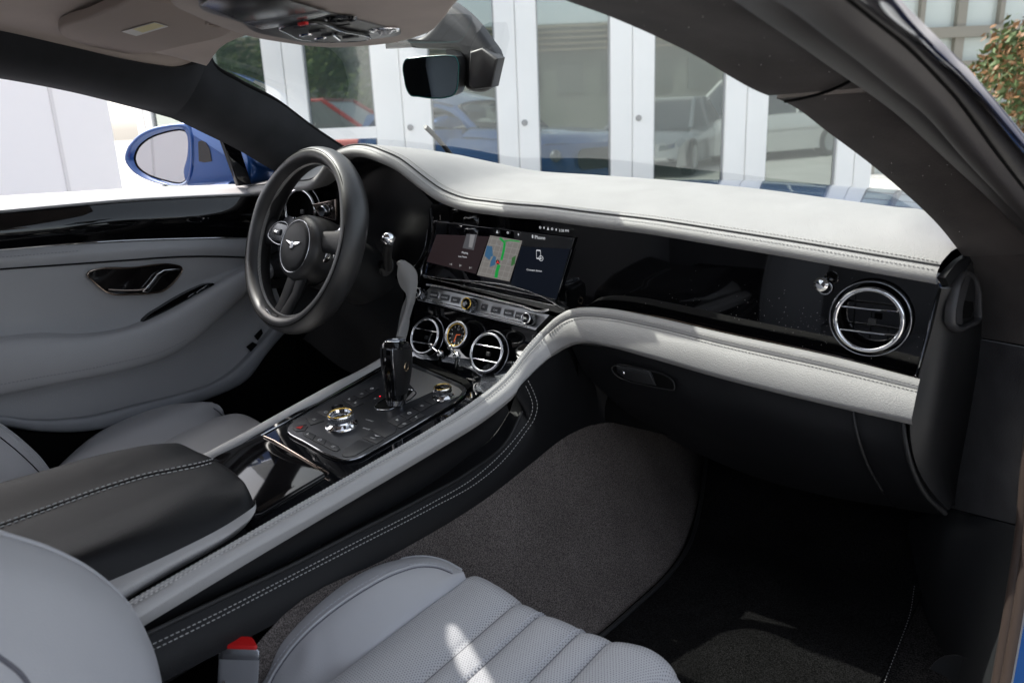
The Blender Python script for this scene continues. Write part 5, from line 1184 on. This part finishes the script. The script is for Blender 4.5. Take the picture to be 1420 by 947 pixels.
PERF = bpy.data.materials.new('perforated leather'); PERF.use_nodes = True; t_ = PERF.node_tree; b_ = t_.nodes['Principled BSDF']
b_.inputs['Roughness'].default_value = .42
uvn = t_.nodes.new('ShaderNodeTexCoord'); mp_ = t_.nodes.new('ShaderNodeMapping'); mp_.inputs['Scale'].default_value = (1, 1, 1)
t_.links.new(uvn.outputs['UV'], mp_.inputs[0]); sx_ = t_.nodes.new('ShaderNodeSeparateXYZ'); t_.links.new(mp_.outputs[0], sx_.inputs[0])
def mth(op, a, b=None):
    n = t_.nodes.new('ShaderNodeMath'); n.operation = op
    for i, q in enumerate((a, b)):
        if q is None: continue
        if isinstance(q, (int, float)): n.inputs[i].default_value = q
        else: t_.links.new(q, n.inputs[i])
    return n.outputs[0]
fu = mth('SUBTRACT', mth('FRACT', sx_.outputs[0]), .5); rowi = mth('MODULO', mth('FLOOR', sx_.outputs[1]), 2)
fu = mth('SUBTRACT', mth('FRACT', mth('ADD', sx_.outputs[0], mth('MULTIPLY', rowi, .5))), .5); fv = mth('SUBTRACT', mth('FRACT', sx_.outputs[1]), .5)
r_ = mth('SQRT', mth('ADD', mth('MULTIPLY', fu, fu), mth('MULTIPLY', fv, fv))); hole = mth('LESS_THAN', r_, .21)
mxn = t_.nodes.new('ShaderNodeMix'); mxn.data_type = 'RGBA'; t_.links.new(hole, mxn.inputs[0]); mxn.inputs[6].default_value = (.45, .455, .475, 1); mxn.inputs[7].default_value = (.07, .07, .085, 1); t_.links.new(mxn.outputs[2], b_.inputs['Base Color'])
bp = t_.nodes.new('ShaderNodeBump'); bp.inputs['Strength'].default_value = .5; bp.inputs['Distance'].default_value = .001; bp.invert = True
t_.links.new(hole, bp.inputs['Height']); t_.links.new(bp.outputs[0], b_.inputs['Normal'])
# fluted cushion, front edge at y = -.45
val = [.300, .388, .425, .482, .518, .60]      # seam positions across
def cush(x, s):
    'x across, s metres back from the front lip (negative goes down the front)'
    z = .497
    for a, b, h in zip(val, val[1:], (.009, .0045, .006, .0045, .009)):
        if a <= x <= b: z += h*(math.sin(math.pi*(x-a)/(b-a))**.45)
    if x > .60: z += .008*min(1, (x-.60)/.05)
    edge = .035
    yy = -.428-.022*math.sin(math.pi*min(max((x-.28)/.34, 0), 1))-(.09*((x-.55)/.1)**2 if x > .55 else 0)
    if s < edge:
        a = (edge-s)/edge
        if s < 0: return Vector((x, yy+.012*0, z-edge*.9+s))
        return Vector((x, yy-edge*(1-math.sin(math.acos(1-(1-a)) if 0 else a*math.pi/2)), z-edge*.9*(1-math.cos(a*math.pi/2))))
    return Vector((x, yy-s, z-.10*(s-edge)*.3))
xs_ = []
for a, b in zip(val, val[1:]): xs_ += [a+(b-a)*k/14 for k in range(14)]
xs_ += [.60, .62, .64, .66, .70]
ss = [-.20, -.12, -.06, -.02, 0, .004, .009, .014, .019, .024, .029, .034, .04, .06]+[.06+.02*k for k in range(1, 30)]
rows_ = [[cush(x, s) for x in xs_] for s in ss]
vv, ff = grid(rows_); me = bpy.data.meshes.new('seat_cushion'); me.from_pydata([tuple(p) for p in vv], [], ff)
uvl = me.uv_layers.new(name='UVMap'); nxx = len(xs_)
for lp in me.loops:
    i = lp.vertex_index; uvl.data[lp.index].uv = (xs_[i % nxx]/.0034, ss[i//nxx]/.0030)
cu_ = link('seat_cushion', me, PERF, ps)
def cl(x, s0=0, s1=.62, off=.0008): return [cush(x, s0+(s1-s0)*k/60)+Vector((0, 0, off)) for k in range(61)]
for x in val[1:5]: tube('flute_seam', [p+Vector((0, 0, -.0012)) for p in cl(x)], .0012, mat('seam dark', (.12, .12, .14), .7), ps)
for x in (.421, .478): stitch('stitching', cl(x, .01, .62, .0022), mat('seat thread', (.55, .56, .60), .6), ps, r=.0007, dash=.0038, gap=.0018)
# bolster
bo_ = [(.150, -1.05, .44), (.160, -.90, .455), (.176, -.76, .47)]
bO = [Vector((.185, -1.1, .45)), Vector((.183, -.92, .46))]+L([(352, 947, .187), (372, 903, .187), (402, 868, .187), (450, 826, .188), (500, 795, .190)], 'x')+L([(545, 778.5, .502), (590, 772.5, .497), (618, 779, .486), (640, 791, .476)], 'z')
bI = [Vector((.300, -1.1, .497)), Vector((.300, -.92, .497)), V(478, 950, 'x', .300), V(500, 920, 'x', .300), V(523, 895, 'x', .300), V(552, 868, 'x', .300), V(582, 842, 'x', .300), V(608, 820, 'x', .301), V(625, 805, 'x', .302), V(636, 797, 'x', .302), V(643, 793, 'x', .302)]
tf = [1]*7+[.75, .45, .2, 0]
ct = [a.lerp(b, .12)+Vector((.0, 0, .010*f)) for a, b, f in zip(bO, bI, tf)]; ct2 = [a.lerp(b, .45)+Vector((0, 0, .020*f)) for a, b, f in zip(bO, bI, tf)]; ct3 = [a.lerp(b, .8)+Vector((0, 0, .012*f)) for a, b, f in zip(bO, bI, tf)]
k0 = [p+Vector((-.004, .006, -.22)) for p in bO]; k1 = [p+Vector((-.004, .004, -.03)) for p in bO]; k2 = [p+Vector((-.002, .002, -.006)) for p in bO]
SEATG = mat('seat leather', (.45, .455, .475), .42, bump=.3, bscale=900, btype='voronoi', bdist=.0006, var=.03)
bs_ = sheet('side_bolster', [k0, k1, k2, bO, ct, ct2, ct3, bI, [p+Vector((.004, 0, -.01)) for p in bI]], SEATG, ps, 90, 60)
tube('piping', bO, .0028, SEATG, ps, n=90)
ln = [(362, 960), (376, 930), (398, 898), (425, 868), (455, 842), (500, 812), (545, 790), (580, 781.5), (605, 782), (628, 791)]
ln2 = [(367, 960), (381, 932), (402, 901), (430, 871), (460, 846), (504, 816), (547, 793.5), (580, 784), (604, 785), (626, 793)]
tube('piping', surfline(ln2, bs_, 60, .0008), .0018, SEATG, ps)
tube('flute_seam', surfline([(a+1.5, b+2.5) for a, b in ln2], bs_, 60, .0002), .0008, mat('seam dark', (.12, .12, .14), .7), ps)
stitch('stitching', surfline(ln, bs_, 80, .0008), mat('seat thread', (.55, .56, .60), .6), ps, r=.0006, dash=.0038, gap=.0018)
MB().add(*box_g((.45, -.86, .33), (.46, .74, .20), bev=.03)).build('seat_base', PLAST, ps)
fb = [Vector((.62, -.5, .47)), Vector((.69, -.55, .5)), Vector((.71, -.8, .51)), Vector((.71, -1.1, .51))]
sheet('side_bolster', [[p+Vector((-.03, 0, .0)) for p in fb], [p+Vector((0, 0, .03)) for p in fb], [p+Vector((.03, 0, .0)) for p in fb], [p+Vector((.03, 0, -.2)) for p in fb]], SEATG, ps, 20, 16)
# backrest
b0 = L([(-120, 705, .215), (-60, 720, .215), (0, 741, .215), (60, 760, .215), (120, 790, .215), (170, 834, .215), (200, 884, .215), (213, 930, .215), (216, 990, .215)], 'x')
b1 = [p+Vector((.035, -.010, -.004)) for p in b0]; b2_ = [p+Vector((.085, -.055, -.02)) for p in b0]; b3 = [p+Vector((.12, -.11, -.03)) for p in b0]
bm1 = [p+Vector((-.010, -.022, -.004)) for p in b0]; bm2 = [p+Vector((-.012, -.10, -.02)) for p in b0]
bb = sheet('backrest', [bm2, bm1, b0, b1, b2_, b3], SEATG, ps, 70, 40)
tube('piping', [p+Vector((.001, .001, .001)) for p in b0], .0022, SEATG, ps, n=70)
lo_b = L([(-60, 880, .30), (0, 915, .30), (40, 945, .30), (60, 990, .30)], 'x')
tube('flute_seam', surfline([(-30, 893), (0, 912), (30, 936), (45, 958)], bb, 16, .0), .002, mat('seam dark', (.12, .12, .14), .7), ps)
MB().add(*box_g((.45, -1.2, .72), (.44, .16, .5), bev=.05)).build('backrest', SEATG, ps)

# =================================================================== buckle, mat
bu = thing('seat_belt_buckle', 'grey seat belt buckle with red release button beside the console', 'seat belt buckle', (.2, -.74, .3))
t0 = [V(306, 897, 'x', .187), V(364, 899, 'x', .222), V(352, 886, 'x', .222), V(312, 885, 'x', .187)]
zt_ = V(333, 892, 'x', .205).z
P = [V(a, b, 'z', zt_) for a, b in [(303, 899), (362, 901), (353, 885), (310, 884)]]
Cn = sum(P, Vector())/4
dn = (V(330, 975, 'x', Cn.x)-V(334, 900, 'x', Cn.x)).normalized()
def ring(s, d): return [Cn+(p-Cn)*s+dn*d for p in P]
def rr_(Q):
    o = []
    for i in range(4):
        a, b, c = Q[i-1], Q[i], Q[(i+1) % 4]
        for t in (0, .25, .5, .75, 1):
            p, q = b.lerp(a, .16), b.lerp(c, .16); o.append(p.lerp(b, t).lerp(b.lerp(q, t), t))
    return o
MB().add(*grid([rr_(ring(.90, .0005)), rr_(ring(1.0, .003)), rr_(ring(1.02, .012))], True)).build('chrome_collar', mat('collar grey chrome', (.36, .37, .39), .18, .9), bu)
MB().add(*grid([rr_(ring(1.0, .011)), rr_(ring(1.0, .03)), rr_(ring(.97, .07)), rr_(ring(.85, .10)), rr_(ring(.6, .12))], True)).build('buckle_body', mat('buckle grey', (.24, .245, .26), .4), bu)
MB().add(*grid([[Cn+(p-Cn)*s+dn*d for p in rr_(ring(.86, 0))] for s, d in ((1, .004), (1, -.002), (.92, -.0035), (0.01, -.003))], True)).build('release_button', RED, bu)
tube('buckle_stem', [Cn+dn*.1, Cn+dn*.2], .012, PLAST, bu)
fmat = thing('floor_mat', 'black pile floor mat in the passenger footwell', 'floor mat', (.5, 0, .27))
lm = bots[4:]; zz = .283
ml = [Vector((p.x+.004, p.y, zz)) for p in lm]; mr_ = [Vector((.735-.10*max(0, -p.y-.05), p.y, zz+(.0 if p.y < .2 else (p.y-.2)*.3))) for p in lm]
ml = [Vector((p.x, p.y, zz+(.0 if p.y < .2 else (p.y-.2)*.3))) for p in ml]
sheet('pile', [ml, mr_], MATM, fmat, 50, 40, lin=True, thick=.006)
tube('bound_edge', [p+Vector((.002, 0, .002)) for p in ml], .004, mat('mat binding', (.012, .012, .013), .6), fmat, n=50)
rl = L([(1268, 812), (1262, 850), (1250, 885), (1238, 915), (1225, 950)], 'z', .287)
stitch('stitching', cat(rl, 40), STG, fmat, r=.0006, dash=.004, gap=.004)
# =================================================================== outside
fh = Vector((FW.x, FW.y, 0)).normalized(); fr_ = Vector((fh.y, -fh.x, 0)); DF = 6.5; f0 = CAM+fh*DF; f0.z = 0
GZ = -.12
def FP(a, b, d=0): return VP(a, b, f0+fh*d, fh)
def fcol(a): p = FP(a, 160); return (p-f0).dot(fr_)
def FB(u, d, z): return Vector((f0.x, f0.y, 0))+fr_*u+fh*d+Z*z
def fbox(u0, u1, d0, d1, z0, z1, bev=.0): return box_g(FB((u0+u1)/2, (d0+d1)/2, (z0+z1)/2), (u1-u0, abs(d1-d0), z1-z0), (fr_, fh, Z), bev)
ground = MB().add([(-90, -90, GZ), (90, -90, GZ), (90, 90, GZ), (-90, 90, GZ)], [(0, 1, 2, 3)]).build('ground', mat('pale concrete', (.46, .445, .42), .9, bump=.3, bscale=30, var=.12, vscale=1.5, bdist=.01), None, False); ground['kind'] = 'structure'
WP_ = mat('white painted frame', (.89, .88, .86), .5, bump=.05, bscale=40, var=.03, vscale=2)
pane_m = bpy.data.materials.new('dark reflecting glass'); pane_m.use_nodes = True; t = pane_m.node_tree; b = t.nodes['Principled BSDF']
b.inputs['Base Color'].default_value = (.035, .05, .045, 1); b.inputs['Roughness'].default_value = .1
gl2_ = t.nodes.new('ShaderNodeBsdfGlossy'); gl2_.inputs['Color'].default_value = (.82, .92, .88, 1); gl2_.inputs['Roughness'].default_value = .02
mx = t.nodes.new('ShaderNodeMixShader'); mx.inputs[0].default_value = .25; t.links.new(b.outputs[0], mx.inputs[1]); t.links.new(gl2_.outputs[0], mx.inputs[2]); t.links.new(mx.outputs[0], t.nodes['Material Output'].inputs[0])
bl = thing('glazed_building', 'white framed building front with tall dark glass doors ahead of the windscreen', 'building', tuple(FB(0, 0, GZ)))
panes = [(209, 258), (284, 373), (428, 520), (598, 690), (747, 847), (907, 1006), (1065, 1165)]
panes = [(fcol(a), fcol(b)) for a, b in panes]
edges = [fcol(188)]+[v for p in panes for v in p]+[fcol(1215)]
for i in range(0, len(edges), 2):
    a, b = edges[i], edges[i+1]; mdl = (a+b)/2
    o = MB().add(*fbox(a, mdl-.004, 0, .12, GZ, 3.6, .006)).add(*fbox(mdl+.004, b, 0, .12, GZ, 3.6, .006)).add(*fbox(mdl-.01, mdl+.01, .02, .1, GZ, 3.6)).build('door_stile', WP_, bl, True)
    if 5 <= i//2+1 <= 6 or i == 6: lathe('door_lock', [(0, .02), (.02, .018), (.025, .0)], FB(mdl+.05, 0, 1.0), -fh, mat('lock grey', (.3, .3, .3), .4, .5), o, 20)
for k, (a, b) in enumerate(panes):
    o = MB().add(*fbox(a-.005, b+.005, .05, .06, GZ+.2, 3.4)).build('glass_pane', pane_m, bl, False)
    fr = MB().add(*fbox(a, b, .0, .1, GZ, GZ+.22)).add(*fbox(a, b, .0, .1, 3.3, 3.6))
    if k == 2: fr.add(*fbox(a, b, .0, .1, .93, 1.02))
    fr.build('door_rail', WP_, bl, False)
    gk = MB().add(*fbox(a, a+.012, .03, .05, GZ+.2, 3.3)).add(*fbox(b-.012, b, .03, .05, GZ+.2, 3.3)).build('glazing_bead', mat('grey bead', (.25, .26, .27), .5), bl, False)
MB().add(*fbox(fcol(188), fcol(1215), -.02, .6, 3.6, 4.4)).build('fascia_board', WP_, bl, False)
MB().add(*fbox(fcol(188), fcol(1215), .15, .4, GZ, 3.6)).build('back_wall', VOID, bl, False)
# white wall on the driver side, running back
ww = thing('white_wall', 'plain bright white wall beyond the far side window', 'wall', (-4.6, -3, GZ))
MB().add(*box_g((-4.6, -4.35, .9), (.2, 11.8, 2.04))).build('wall_panel', mat('white render', (.95, .915, .89), .8, bump=.1, bscale=20), ww, False)
mb = MB()
for k in range(8): mb.add(*box_g((-4.495, 1.2-k*1.5, .9), (.012, .02, 2.0)))
mb.build('panel_joint', mat('joint grey', (.78, .75, .73), .8), ww, False)
MB().add(*box_g((-4.6, -4.35, 1.95), (.26, 11.8, .06))).build('wall_coping', WP_, ww, False)
# trees
def tree(name, label, loc, h, r, n, cols, group, trunk=.08, seed=1, squash=1):
    rnd = random.Random(seed); t = thing(name, label, 'tree', loc, group); mbs = [MB(), MB()]
    cl_ = [(Vector((rnd.gauss(0, .42), rnd.gauss(0, .42), rnd.gauss(0, .38)*squash))*r) for _ in range(26)]
    c0 = Vector(loc)+Vector((0, 0, h))
    for _ in range(n):
        c = c0+rnd.choice(cl_)+Vector((rnd.gauss(0, .13), rnd.gauss(0, .13), rnd.gauss(0, .13)))*r
        a = Vector((rnd.gauss(0, 1), rnd.gauss(0, 1), rnd.gauss(0, 1))).normalized(); b = a.orthogonal().normalized(); s = rnd.uniform(.05, .11)*r/1.5
        q = a.cross(b); mbs[rnd.random() < .4].add([c-b*s, c+q*s*.5, c+b*s, c-q*s*.5], [(0, 1, 2, 3)])
    for mb_, m_ in zip(mbs, cols): mb_.build('crown', m_, t, False)
    P = [Vector(loc), Vector(loc)+Vector((.03, .02, h*.5)), c0]
    mb_ = MB().add(*tube_g(cat(P, 10), [trunk*(1-.06*i) for i in range(10)], 8))
    for k in range(6): mb_.add(*tube_g([Vector(loc)+Vector((0, 0, h*(.5+.07*k))), c0+cl_[k]], trunk*.3, 6))
    mb_.build('trunk', mat('bark', (.09, .07, .05), .9), t)
G1 = mat('leaf green', (.06, .10, .025), .6); G2 = mat('leaf light', (.13, .16, .04), .6); G3 = mat('leaf rust', (.20, .10, .035), .6)
def mirr(p):  # a point seen in the glass -> where it really stands
    d = (p-f0).dot(fh); return p-fh*(2*d)
def behind(a, D): q = CAM+(fh*D+fr_*(D*(a-710)/FPX)); q.z = GZ; return mirr(q)
tree('garden_tree', 'leafy green tree reflected in the leftmost glass pane', tuple(behind(330, 19)), 2.6, 1.9, 5200, (G1, G2), 'trees behind the car', seed=2)
tree('garden_tree', 'leafy green tree reflected in the pane beside the left pillar', tuple(behind(240, 21)), 2.4, 1.8, 4000, (G1, G2), 'trees behind the car', seed=3)
tree('garden_tree', 'green tree reflected above the red car', tuple(behind(470, 24)), 3.0, 2.0, 4000, (G1, G2), 'trees behind the car', seed=4)
tree('roadside_tree', 'green tree showing at the inner edge of the door mirror glass', (-3.6, -12.6, GZ), 1.6, 1.7, 5200, (G1, G2), 'trees behind the car', seed=5)
tree('roadside_tree', 'yellowish tree past the end of the white wall', (-2.2, -13.4, GZ), 1.7, 1.7, 4200, (G2, G1), 'trees behind the car', seed=7)
# office at the upper right with tree before it
ofp = CAM+(fh*13+fr_*(13*(1345-710)/FPX)); ofp.z = GZ
of = thing('office_building', 'pale green glazed office with grey mullions beyond the near pillar', 'building', tuple(ofp))
MU = mat('olive grey mullion', (.23, .22, .18), .6); OG = mat('pale office glass', (.50, .56, .52), .12, .0, spec=.8)
def OB(u, d, z): return ofp+fr_*u+fh*d+Z*(z-GZ)
MB().add(*box_g(OB(1.2, .2, 2.5), (5.6, .1, 6.4), (fr_, fh, Z))).build('glass_wall', OG, of, False)
mb = MB()
for k in range(-3, 9): mb.add(*box_g(OB(-1.0+k*.62, .1, 2.5), (.14 if k % 2 else .07, .12, 6.4), (fr_, fh, Z)))
for z in (.9, 1.55, 2.02, 2.8, 3.5, 4.3): mb.add(*box_g(OB(1.2, .07, z), (5.6, .14, .08 if z != 2.02 else .16), (fr_, fh, Z)))
mb.build('mullion', MU, of, False)
tp = CAM+(fh*9+fr_*(9*(1425-710)/FPX)); tp.z = GZ
tree('ornamental_tree', 'green and rust leaved tree before the office at the upper right', tuple(tp), 1.35, .78, 7500, (G1, G3), None, .05, seed=9)
# wall of a building behind, seen only in the glass
bb_ = behind(800, 34)
bh = thing('far_building', 'low beige building reflected pale in the glass doors', 'building', tuple(bb_))
MB().add(*box_g(bb_+Z*2.3, (30, .4, 4.6), (fr_, fh, Z))).build('facade', mat('beige render', (.13, .14, .12), .8, var=.1, vscale=1), bh, False)
mb = MB()
for k in range(-8, 9): mb.add(*box_g(bb_+fr_*(k*1.8)+fh*.25+Z*2.5, (1.1, .1, 1.2), (fr_, fh, Z)))
mb.build('window_band', mat('dull windows', (.08, .09, .08), .4), bh, False)
mb = MB()
for k in range(5): mb.add(*box_g(bb_+fh*.4+Z*(3.6+k*.22), (30, .3, .05), (fr_, fh, Z)))
mb.build('louvre', mat('tan louvre', (.3, .25, .18), .6), bh, False)
# parked cars, standing behind the camera and mirrored in the glass
def car_at(a, D, L_, H, W_, col, label, kind, ang=0, suv=False):
    o = behind(a, D); t = thing('parked_car', label, 'car', tuple(o), 'cars parked behind the camera')
    ca, sa_ = math.cos(math.radians(ang)), math.sin(math.radians(ang)); xd = fr_*ca+fh*sa_; yd = -fr_*sa_+fh*ca
    def P(x, y, z): return o+xd*x+yd*y+Z*z
    hb = H*(.56 if suv else .60)
    prof = [(-.5, .30, .5), (-.495, hb*.75, .5), (-.47, hb*.98, .5), (-.3, hb, .5), (0, hb*1.0, .5), (.22, hb*.97, .5), (.40, hb*.88, .5), (.485, hb*.72, .48), (.5, .35, .46)]
    rows = []
    for s, f_ in ((-1, .94), (-.98, 1.0), (-.85, 1.0)): pass
    for y, zs, zo in ((-1, .55, .0), (-1.0, .85, 0), (-.93, 1.0, .0), (-.6, 1.03, 0), (0, 1.04, 0), (.6, 1.03, 0), (.93, 1.0, 0), (1.0, .85, 0), (1, .55, 0)):
        rows.append([P(x*L_, y*W_/2*(1-.10*(abs(x)*2)**4), .18+(z-.18)*zs) for x, z, w in prof])
    m_ = mat('paint '+label[:8], col, .25, .2, coat=1)
    MB().add(*grid(rows)).build('body', m_, t)
    for s in (-1, 1): MB().add([P(x*L_, s*W_/2*(1-.10*(abs(x)*2)**4), .2) for x, z, w in prof]+[P(x*L_, s*W_/2*(1-.10*(abs(x)*2)**4), .18+(z-.18)*.6) for x, z, w in prof], [(i, i+1, 10+i, 9+i) for i in range(8)]).build('side_panel', m_, t)
    gx0, gx1 = (-.47, .24) if suv else (-.36, .26); tx0, tx1 = (-.43, .06) if suv else (-.2, .06)
    gb = [(gx0, -.92), (gx1, -.88), (gx1, .88), (gx0, .92)]; gtp = [(tx0, -.74), (tx1, -.72), (tx1, .72), (tx0, .74)]
    A = [P(x*L_, y*W_/2, hb*.99) for x, y in gb]; B = [P(x*L_, y*W_/2, H-.03) for x, y in gtp]
    MB().add(A+B, [(0, 1, 5, 4), (1, 2, 6, 5), (2, 3, 7, 6), (3, 0, 4, 7)]).build('glasshouse', mat('car glass', (.02, .025, .03), .08, coat=1), t, False)
    MB().add(*plate_g(B, Z, .05, .02)).build('roof', m_, t)
    for i in range(4):
        tube('roof_pillar', [A[i], B[i]], .04, m_, t, k=6)
    for s in (-1, 1):
        tube('roof_pillar', [P((gx0+gx1)/2*L_*.6-.1, s*.90*W_/2, hb), P((tx0+tx1)/2*L_, s*.73*W_/2, H)], .035, m_, t, k=6)
        for x in (-.31, .31):
            w_ = lathe('wheel', [(0, .02), (.2, .01), (.24, .03), (.31, .02), (.33, -.03), (.33, -.18)], P(x*L_, s*(W_/2-.0), .33), yd*s, mat('tyre', (.015, .015, .015), .8), t, 28)
            lathe('rim', [(0, .03), (.05, .035), (.19, .02), (.21, .03)], P(x*L_, s*(W_/2), .33), yd*s, SILVER, w_, 12)
        plate('headlight', [P(L_*.488, s*W_*(.28+.0), hb*.70), P(L_*.482, s*W_*.42, hb*.74), P(L_*.482, s*W_*.42, hb*.62), P(L_*.49, s*W_*.28, hb*.6)], xd, .03, CHROME, t)
    plate('grille', [P(L_*.49, y*W_, z) for y, z in ((-.22, hb*.72), (.22, hb*.72), (.2, hb*.45), (-.2, hb*.45))], xd, .03, BTN, t)
    plate('tail_light', [P(-L_*.495, y*W_, z) for y, z in ((-.44, hb*.85), (.44, hb*.85), (.44, hb*.75), (-.44, hb*.75))], -xd, .03, RED, t)
car_at(474, 14.4, 4.6, 1.55, 1.85, (.34, .010, .010), 'red saloon reflected in the pane over the steering wheel', 'saloon', 12)
car_at(610, 17, 4.5, 1.42, 1.85, (.02, .05, .16), 'dark blue car reflected beside the mirror stem', 'saloon', 80)
car_at(925, 16, 4.7, 1.35, 1.85, (.16, .17, .18), 'dark grey saloon reflected left of the white one', 'saloon', 115)
car_at(1045, 18, 4.6, 1.72, 1.95, (.72, .71, .69), 'white off-roader reflected in the right hand doors', 'suv', 150, True)
car_at(1128, 21, 4.8, 1.6, 1.95, (.45, .46, .47), 'silver off-roader reflected at the far right pane', 'suv', 115, True)
